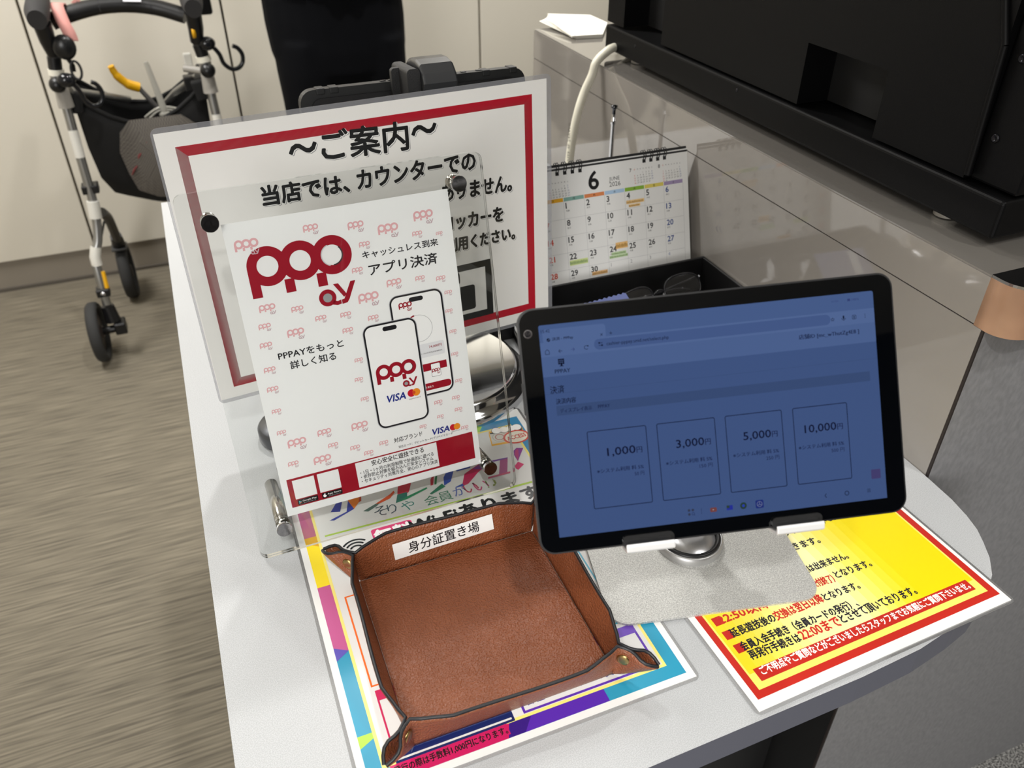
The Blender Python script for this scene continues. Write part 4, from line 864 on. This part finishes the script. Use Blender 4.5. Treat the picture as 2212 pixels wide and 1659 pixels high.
for s in (0, 1):
    X = lambda x: x if s == 0 else -.205-x+.0    # mirrored about the walker's middle x = -.1025
    px = lambda x, y, z: q(X(x), y, z)
    # grip pointing at the viewer, with its thick hood
    MB().tube([px(-.300, 2.90, 1.075), px(-.301, 2.80, 1.072), px(-.302, 2.70, 1.060), px(-.302, 2.655, 1.050)], [.022, .030, .031, .024], 24, flat=1.1).build('hand_grip', mat('grip_foam', '2e2d2e', .75), t)
    MB().tube([px(-.300, 2.715, 1.03), px(-.300, 2.73, .985), px(-.296, 2.745, .945)], [.024, .022, .019], 20).build('grip_neck', bl, t)
    MB().tube([px(-.296, 2.742, .955), px(-.300, 2.75, .925)], .0155, 20).build('height_sleeve', mat('walker_dark_tube', '3a3a3b', .4), t)
    MB().tube([px(-.299, 2.75, .935), px(-.305, 2.75, .90)], .0185, 20).build('post_clamp', bl, t)
    MB().tube([px(-.304, 2.75, .902), px(-.306, 2.75, .886)], .0215, 24).build('post_collar', mat('walker_cream_collar', 'ebe7d8', .35), t)
    MB().tube([px(-.306, 2.75, .888), px(-.308, 2.75, .845)], .018, 20).build('post_sleeve', gry, t)
    k = MB(); k.ball((0, 0, 0), .0225); k_ = k.build('ball_knob', bl, t); k_.location = px(-.309, 2.722, .866)
    MB().tube([px(-.306, 2.75, .850), px(-.306, 2.748, .795)], [.019, .022], 18).build('post_joint', gry, t)
    MB().tube(smooth([px(-.306, 2.747, .80), px(-.309, 2.735, .66), px(-.312, 2.722, .50), px(-.327, 2.705, .40), px(-.350, 2.69, .345), px(-.354, 2.672, .27), px(-.356, 2.66, .19)]), .0135, 18).build('rear_leg', silv, t)
    MB().tube([px(-.3075, 2.741, .73), px(-.3092, 2.733, .650)], .0143, 18).build('leg_label', wht, t)
    MB().tube([px(-.3118, 2.722, .515), px(-.3165, 2.715, .462)], .0185, 18).build('leg_collar', wht, t)
    MB().tube([px(-.340, 2.698, .374), px(-.350, 2.690, .345), px(-.3505, 2.685, .318)], .0165, 18).build('leg_sleeve', wht, t)
    MB().tube([px(-.339, 2.672, .30), px(-.341, 2.662, .245)], [.006, .0075], 10).build('leg_reflector', yel, t)
    MB().box((-.020, -.018, -.013), (.020, .018, .013)).build('brake_clamp', bl, t, bevel=.003).location = px(-.355, 2.664, .235)
    kk = MB().lathe([(.008, 0), (.008, .004), (.0001, .006)], T=Matrix.Rotation(PI/2, 4, 'X'), n=16).build('clamp_bolt', steel, t); kk.location = px(-.355, 2.645, .235)
    MB().tube([px(-.356, 2.66, .185), px(-.352, 2.655, .13)], [.020, .024], 18).build('wheel_fork', bl, t)
    MB().tube([px(-.400, 2.65, .10), px(-.330, 2.65, .105)], .013, 16).build('rear_axle', bl, t)
    MB().box((-.018, -.026, -.02), (.018, .026, .02)).build('axle_brake', bl, t, bevel=.004).location = px(-.335, 2.652, .108)
    wheel(px(-.405, 2.65, .101), .100, .036, 'rear_wheel', .03 if s == 0 else -.03)
    # front leg reaching back from the joint to the caster wheel by the wall
    MB().tube(smooth([px(-.300, 2.76, .46), px(-.298, 2.86, .40), px(-.302, 2.96, .31), px(-.306, 3.02, .25)]), .0155, 16).build('front_leg', mat('walker_dark_leg', '4b4944', .45, .4), t)
    MB().tube([px(-.306, 3.01, .27), px(-.308, 3.06, .20)], [.020, .024], 16).build('caster_fork', bl, t)
    MB().box((-.026, -.03, -.004), (.026, .03, .006)).build('caster_cover', mat('walker_dark_tube', '3a3a3b', .4), t, bevel=.003).location = px(-.309, 3.045, .212)
    wheel(px(-.309, 3.075, .101), .100, .042, 'front_wheel', 0)
    MB().tube(smooth([px(-.345, 2.70, .34), px(-.33, 2.78, .36), px(-.315, 2.88, .38)]), .004, 8).build('brake_cable', bl, t)
    # lower strap that ties the bag to the leg
    MB().box((-.024, -.020, -.012), (.024, .024, .014)).build('bag_strap', bl, t, bevel=.003).location = px(-.308, 2.735, .55)
    kb = MB().lathe([(.0001, 0), (.0150, 0), (.0165, .004), (.0150, .010), (.0001, .012)], T=Matrix.Rotation(PI/2 if s == 0 else PI/2, 4, 'Y'), n=20).build('release_button', yel, t); kb.location = px(-.274 if s == 0 else -.286, 2.72, .975)
MB().box((-.020, -.01, -.035), (.020, .03, .03)).build('brake_lever_hood', bl, t, bevel=.008).location = q(.135, 2.80, 1.04)
# padded cross bar, gently arched
MB().tube(smooth([q(-.285, 2.79, 1.018), q(-.24, 2.80, 1.032), q(-.16, 2.815, 1.045), q(-.08, 2.82, 1.045), q(0, 2.815, 1.032), (q(.075, 2.79, 1.008))]), .0225, 20).build('cross_bar', mat('padded_vinyl', '161617', .4, bump=(60, .3)), t)
for x, z in ((-.205, 1.0405), (-.150, 1.0468), (-.015, 1.0358)): MB().tube([q(x-.0012, 2.815, z-.0005), q(x+.0012, 2.815, z-.0005)], .0232, 20).build('bar_seam', mat('seam_shine', '3a3a3c', .25), t)
MB().box((-.024, -.021, -.001), (.024, .015, .001), T=Matrix.Rotation(.5, 4, 'X') @ Matrix.Rotation(.1, 4, 'Y')).build('price_sticker', mat('sticker_white', 'e3e3ea', .3), t).location = q(-.060, 2.800, 1.0675)
MB().box((-.024, -.004, .0012), (.020, .001, .0016), T=Matrix.Rotation(.5, 4, 'X') @ Matrix.Rotation(.1, 4, 'Y')).build('sticker_stripe', yel, t).location = q(-.060, 2.800, 1.0675)
# fold-out struts
MB().tube([q(-.285, 2.765, .835), q(-.20, 2.88, .78), q(-.145, 2.95, .745)], .011, 14).build('folding_strut', silv, t)
MB().tube([q(.075, 2.79, .835), q(.0, 2.90, .765), q(-.035, 2.96, .72)], .012, 14).build('folding_strut', silv, t)
MB().box((-.022, -.02, -.025), (.022, .02, .02)).build('strut_joint', bl, t, bevel=.005).location = q(.052, 2.81, .815)
MB().box((-.012, -.01, -.02), (.012, .01, .02)).build('hook_holder', wht, t, bevel=.003).location = q(.056, 2.80, .883)
MB().tube([q(.04, 2.79, .862), q(.095, 2.76, .855)], .011, 12).build('strut_socket', gry, t)
# fabric bag hung between the posts
fab = mat('black_bag_fabric', '0b0b0c', .85, bump=(300, .3))
def bagring(z, x0, x1, y0, y1, sagl=0, sagr=0, sagm=0, n=8):
    out = []
    P4 = [(x0, y0), (x1, y0), (x1, y1), (x0, y1)]
    for i in range(4):
        a, b_ = P4[i], P4[(i+1) % 4]
        for k in range(n):
            s = k/n; x = a[0]+(b_[0]-a[0])*s; y = a[1]+(b_[1]-a[1])*s; u_ = (x-x0)/(x1-x0)
            bul = .018*math.sin(PI*s)*(1 if i in (0,) else -.5 if i == 2 else 0)
            out.append(q(x, y-bul, z-sagm*math.sin(PI*u_)+sagl*(1-u_)**3+sagr*u_**3))
    return out
rings = [bagring(.770, -.292, .088, 2.79, 3.00, .045, .045, .065), bagring(.74, -.288, .086, 2.785, 3.005, .03, .03, .06), bagring(.66, -.285, .08, 2.78, 3.01, 0, 0, .02), bagring(.56, -.275, .07, 2.79, 3.00, 0, 0, .02), bagring(.49, -.25, .06, 2.81, 2.98, 0.01, 0.01, .03), bagring(.455, -.20, .02, 2.84, 2.95, 0.02, 0.02, .02)]
b = MB(); N = len(rings[0]); vs = [v for r in rings for v in r]
b.add(vs, [(j*N+i, (j+1)*N+i, (j+1)*N+(i+1) % N, j*N+(i+1) % N) for j in range(5) for i in range(N)]+[tuple(5*N+i for i in range(N))], 0, True)
o = b.build('bag', fab, t); md = o.modifiers.new('solid', 'SOLIDIFY'); md.thickness = .004
MB().tube([v+Vector((0, 0, .002)) for v in rings[0]]+[rings[0][0]+Vector((0, 0, .002))], .006, 8).build('bag_hem', fab, o)
for x in (-.285, .075):
    MB().box((-.022, -.03, -.03), (.022, .05, .03), T=Matrix.Rotation(.2 if x < 0 else -.2, 4, 'Y')).build('bag_hanger', fab, o, bevel=.006).location = q(x, 2.785, .800)
# mesh pocket on the bag's front with something pink inside
msh = MB(); pts = [(-.150, .735), (-.185, .70), (-.20, .64), (-.19, .57), (-.175, .515), (-.12, .485), (-.05, .475), (.02, .50), (.04, .56), (.04, .70), (.0, .735)]
mm = mat('pocket_mesh', '6b655e', .7, bump=(120, 1), alpha=1)
nt = mm.node_tree; tc = nt.nodes.new('ShaderNodeTexCoord'); mpn = nt.nodes.new('ShaderNodeMapping'); mpn.inputs['Scale'].default_value = (260, 260, 200); ck = nt.nodes.new('ShaderNodeTexChecker'); ck.inputs['Scale'].default_value = 1.0
ck.inputs['Color1'].default_value = hexc('6f6962'); ck.inputs['Color2'].default_value = hexc('45413d'); nt.links.new(tc.outputs['Object'], mpn.inputs[0]); nt.links.new(mpn.outputs[0], ck.inputs[0]); nt.links.new(ck.outputs[0], nt.nodes['Principled BSDF'].inputs['Base Color'])
c = (-.08, .61); n = len(pts)
outer = [q(x, 2.772-.014*math.sin(PI*(x+.29)/.38), z) for x, z in pts]; inner = [q(c[0]+(x-c[0])*.6, 2.752-.012*math.sin(PI*(x+.29)/.38), c[1]+(z-c[1])*.6) for x, z in pts]
msh.add(outer+inner+[q(c[0], 2.742, c[1])], [(i, (i+1) % n, n+(i+1) % n, n+i) for i in range(n)]+[(n+i, n+(i+1) % n, 2*n) for i in range(n)], 0, True); msh.build('mesh_pocket', mm, o)
for (x0, z0, x1, z1, r) in ((-.125, .655, -.105, .672, .010), (-.155, .612, -.135, .640, .012), (-.182, .570, -.160, .597, .010), (-.13, .528, -.085, .545, .008)):
    MB().tube([q(x0, 2.752, z0), q((x0+x1)/2, 2.747, (z0+z1)/2+.004), q(x1, 2.750, z1)], [r*.4, r*.7, r*.4], 8, flat=.5).build('red_patch', mat('faded_red_print', '7d3a3a', .7), o)
# parking lever
MB().tube(smooth([q(-.170, 2.93, .845+.01), q(-.160, 2.935, .825), q(-.135, 2.94, .795), q(-.105, 2.945, .780)]), [.010]*3+[.011]*3+[.013]*6+[.015]*7, 14).build('parking_lever', yel, t)
MB().tube([q(-.108, 2.945, .782), q(-.075, 2.95, .725), q(-.06, 2.95, .70)], .013, 12, flat=.6).build('lever_arm', mat('lever_grey', '5a5857', .5), t)
# hooks hung on the posts
def hook(nm, label, c, s, yaw):
    h = thing(nm, label, 'hook', c)
    T = Matrix.Rotation(yaw, 4, 'Z'); sh = mat('glossy_black', '1a1b1e', .12)
    pa = [T @ Vector(p) for p in ((0, 0, 0), (.012*s, 0, -.020), (.020*s, 0, -.048), (.040*s, 0, -.066), (.062*s, 0, -.064), (.076*s, 0, -.048), (.078*s, 0, -.026), (.068*s, 0, -.008), (.054*s, 0, 0))]
    MB().tube(smooth(pa, 5), .0065, 12).build('hook_curve', sh, h)
    MB().ball((0, 0, 0), .020, sc_=(1.25, .9, 1)).build('hook_swivel', sh, h).location = T @ Vector((-.018*s, 0, .014))
    return h
hook('stroller_hook', 'black carry hook on the right post of the walker', (.135, 2.735, .925), 1, .1)
hook('stroller_hook', 'black carry hook on the left post of the walker', (-.265, 2.700, .868), .85, .2)
h = thing('key_ring', 'oval black ring hanging inside the walker left post', 'ring', (-.248, 2.70, .905))
MB().tube([(.013*math.cos(a), 0.004*math.sin(a), .024*math.sin(a)) for a in [2*PI*k/24 for k in range(25)]], .0035, 8, cap=False).build('ring_wire', bl, h)
h = thing('round_pouch', 'round black rubber pouch hanging under the pink strap on the walker', 'pouch', (-.262, 2.715, .965))
MB().ball((0, 0, 0), .036, sc_=(.85, .5, .95), n=28).build('pouch_body', mat('pouch_black', '17181a', .3), h); MB().tube([(.0, 0, -.03), (.008, 0, -.05), (.006, 0, -.066)], .006, 8).build('pouch_clip', bl, h)
h = thing('pink_strap', 'soft pink strap wrapped round the walker cross bar', 'strap', (-.252, 2.79, 1.03))
b = MB(); pa = [(.004, .030, .012), (.0, .012, .030), (-.004, -.012, .032), (-.002, -.035, .022), (.004, -.055, -.005), (.011, -.062, -.030), (.013, -.064, -.052)]
pa = smooth(pa, 5); vs = []
for i, p in enumerate(pa): vs += [p+Vector((-.017, 0, .002)), p+Vector((.017, 0, -.002))]
b.add(vs, [(2*i, 2*i+1, 2*i+3, 2*i+2) for i in range(len(pa)-1)], 0, True); ob = b.build('strap_band', mat('pink_felt', 'd99a92', .8), h); md = ob.modifiers.new('solid', 'SOLIDIFY'); md.thickness = .0035
MB().prism([(0, 0), (.030, .022), (.026, .004), (.018, -.004)], -.002, .002, T=Matrix.Rotation(PI/2, 4, 'X')).build('strap_end', mat('pink_felt', 'd99a92', .8), h).location = (.030, .025, .030)
# clear plastic hand fan upside down in the bag
h = thing('hand_fan', 'clear plastic hand fan frame, handle up, stuck in the walker bag', 'fan', (-.045, 2.90, .70))
fanp = mat('milky_plastic', 'c9c6bb', .2, alpha=.85)
MB().tube([(0, 0, 0), (-.006, 0, .05), (-.020, 0, .155), (-.022, 0, .165)], [.012, .010, .008, .006], 12, flat=.5).build('fan_handle', fanp, h)
for k, (w, z) in enumerate(((.085, .018), (.075, .010))):
    MB().tube(smooth([(-w*.75, -.004*k, z-.020), (-w*.35, 0, z), (0, 0, z+.006), (w*.45, 0, z-.004), (w, -.004*k, z-.034)]), .0035, 8).build('fan_rib', fanp, h)
MB().ball((0, 0, 0), .020, sc_=(1, .4, .6)).build('fan_collar', fanp, h)
# ================================================================ PERSON BEHIND THE DESK
def remesh(o, vox, it=6):
    md = o.modifiers.new('remesh', 'REMESH'); md.mode = 'VOXEL'; md.voxel_size = vox; md.use_smooth_shade = True
    if it: m2 = o.modifiers.new('smooth', 'SMOOTH'); m2.iterations = it; m2.factor = .6
def loft(b, rings, n=24):   # rings: (cx, cy, z, rx, ry)
    vs = []
    for cx, cy, z, rx, ry in rings:
        for k in range(n): a = 2*PI*k/n; vs.append((cx+rx*math.copysign(abs(math.cos(a))**.85, math.cos(a)), cy+ry*math.copysign(abs(math.sin(a))**.85, math.sin(a)), z))
    m_ = len(rings); b.add(vs, [(i*n+k, i*n+(k+1) % n, (i+1)*n+(k+1) % n, (i+1)*n+k) for i in range(m_-1) for k in range(n)]+[tuple(range(n-1, -1, -1)), tuple((m_-1)*n+k for k in range(n))], 0, True)
PXC, PY = .497, 2.66
t = thing('person', 'person in loose dark navy trousers standing behind the desk by the cream wall', 'person', (PXC, PY, 0))
skin = mat('skin', 'c99f84', .5)
b = MB()
loft(b, [(0, 0, .90, .155, .10), (0, 0, 1.02, .145, .095), (0, 0, 1.15, .135, .09), (0, -.005, 1.30, .165, .105), (0, 0, 1.40, .175, .09), (0, .005, 1.445, .10, .07), (0, .0, 1.48, .055, .055), (0, -.005, 1.53, .052, .054), (0, -.01, 1.56, .056, .06)])
loft(b, [(0, -.015, 1.535, .030, .040), (0, -.018, 1.56, .054, .066), (0, -.012, 1.60, .068, .084), (0, -.004, 1.65, .074, .094), (0, .002, 1.70, .074, .094), (0, .006, 1.745, .058, .074), (0, .008, 1.765, .026, .034)])
b.tube([(0, -.094, 1.665), (0, -.108, 1.635), (0, -.098, 1.618)], [.007, .013, .008], 10)
for s in (-1, 1):
    b.ball((s*.075, .0, 1.645), .022, sc_=(.4, .7, 1.3), n=12)
    b.tube([(s*.165, 0, 1.405), (s*.205, .005, 1.33), (s*.225, .015, 1.14)], [.050, .047, .038], 16)
    b.tube([(s*.225, .015, 1.15), (s*.150, -.09, 1.14), (s*.060, -.150, 1.155)], [.038, .033, .024], 14)
    b.ball((s*.030, -.158, 1.158), .034, sc_=(1.25, .55, .95), n=16)
    for k in range(4): b.tube([(s*(.010-.004*k), -.168+.0*k, 1.182-.016*k), (-s*.022, -.178, 1.178-.016*k), (-s*.046, -.168, 1.172-.016*k)], [.0085, .008, .007], 8)
    b.tube([(s*.035, -.160, 1.185), (s*.018, -.172, 1.205), (s*.0, -.172, 1.212)], [.010, .009, .007], 8)
    b.tube([(s*.09, 0, .92), (s*.10, .0, .50), (s*.10, .01, .10)], [.085, .058, .040], 16)
    b.tube([(s*.10, .03, .06), (s*.10, -.05, .045), (s*.105, -.14, .035)], [.038, .036, .03], 12)
o = b.build('body', skin, t); remesh(o, .0055, 3)
f = MB()
for s in (-1, 1): f.ball((s*.029, -.083, 1.658), .0095, n=12, sc_=(1.3, .6, .8))
f.build('eyes', mat('eye_dark', '1b1614', .2), t)
f = MB(); f.tube(smooth([(-.022, -.092, 1.590), (0, -.098, 1.587), (.022, -.092, 1.590)]), .0038, 8); f.build('lips', mat('lip', 'a4655a', .5), t)
b = MB(); loft(b, [(0, .012, 1.62, .078, .088), (0, .014, 1.67, .082, .096), (0, .012, 1.73, .080, .096), (0, .012, 1.775, .055, .068), (0, .012, 1.792, .02, .026)]); o = b.build('hair', mat('black_hair', '12100f', .5), t)
navy = mat('navy_trouser_cloth', '030408', .85, spec=.15)
b = MB()
loft(b, [(.0, 0, 1.12, .165, .112), (-.006, 0, 1.07, .206, .126), (-.004, 0, 1.00, .208, .130), (-.002, 0, .92, .204, .132), (0, 0, .86, .190, .128), (0, .005, .82, .15, .10)])
for s in (-1, 1):
    loft(b, [(s*.100, 0, .95, .098, .122), (s*.100, 0, .86, .097, .122), (s*.101, 0, .76, .0900, .112), (s*.104, .0, .62, .084, .102), (s*.108, .003, .45, .080, .094), (s*.110, .008, .25, .078, .090), (s*.112, .012, .095, .076, .088), (s*.112, .012, .075, .074, .086)])
o = b.build('trousers', navy, t); remesh(o, .007, 5)
b = MB(); loft(b, [(0, 0, 1.075, .196, .128), (0, 0, 1.15, .185, .120), (0, -.005, 1.30, .190, .128), (0, 0, 1.41, .190, .104), (0, .003, 1.455, .105, .078)])
for s in (-1, 1):
    b.tube([(s*.165, 0, 1.405), (s*.210, .005, 1.33), (s*.230, .018, 1.13)], [.060, .057, .048], 16); b.tube([(s*.230, .018, 1.14), (s*.155, -.085, 1.135), (s*.095, -.128, 1.145)], [.048, .041, .034], 14)
o = b.build('jacket', mat('dark_jacket', '08090d', .8, spec=.15), t); remesh(o, .007, 4)
b = MB()
for s in (-1, 1): loft(b, [(s*.11, -.035, .0015, .046, .125), (s*.11, -.035, .02, .05, .13), (s*.11, -.03, .05, .045, .115), (s*.11, .02, .085, .042, .06), (s*.11, .03, .11, .042, .048)])
o = b.build('shoes', mat('black_shoe', '0a0a0a', .3), t)
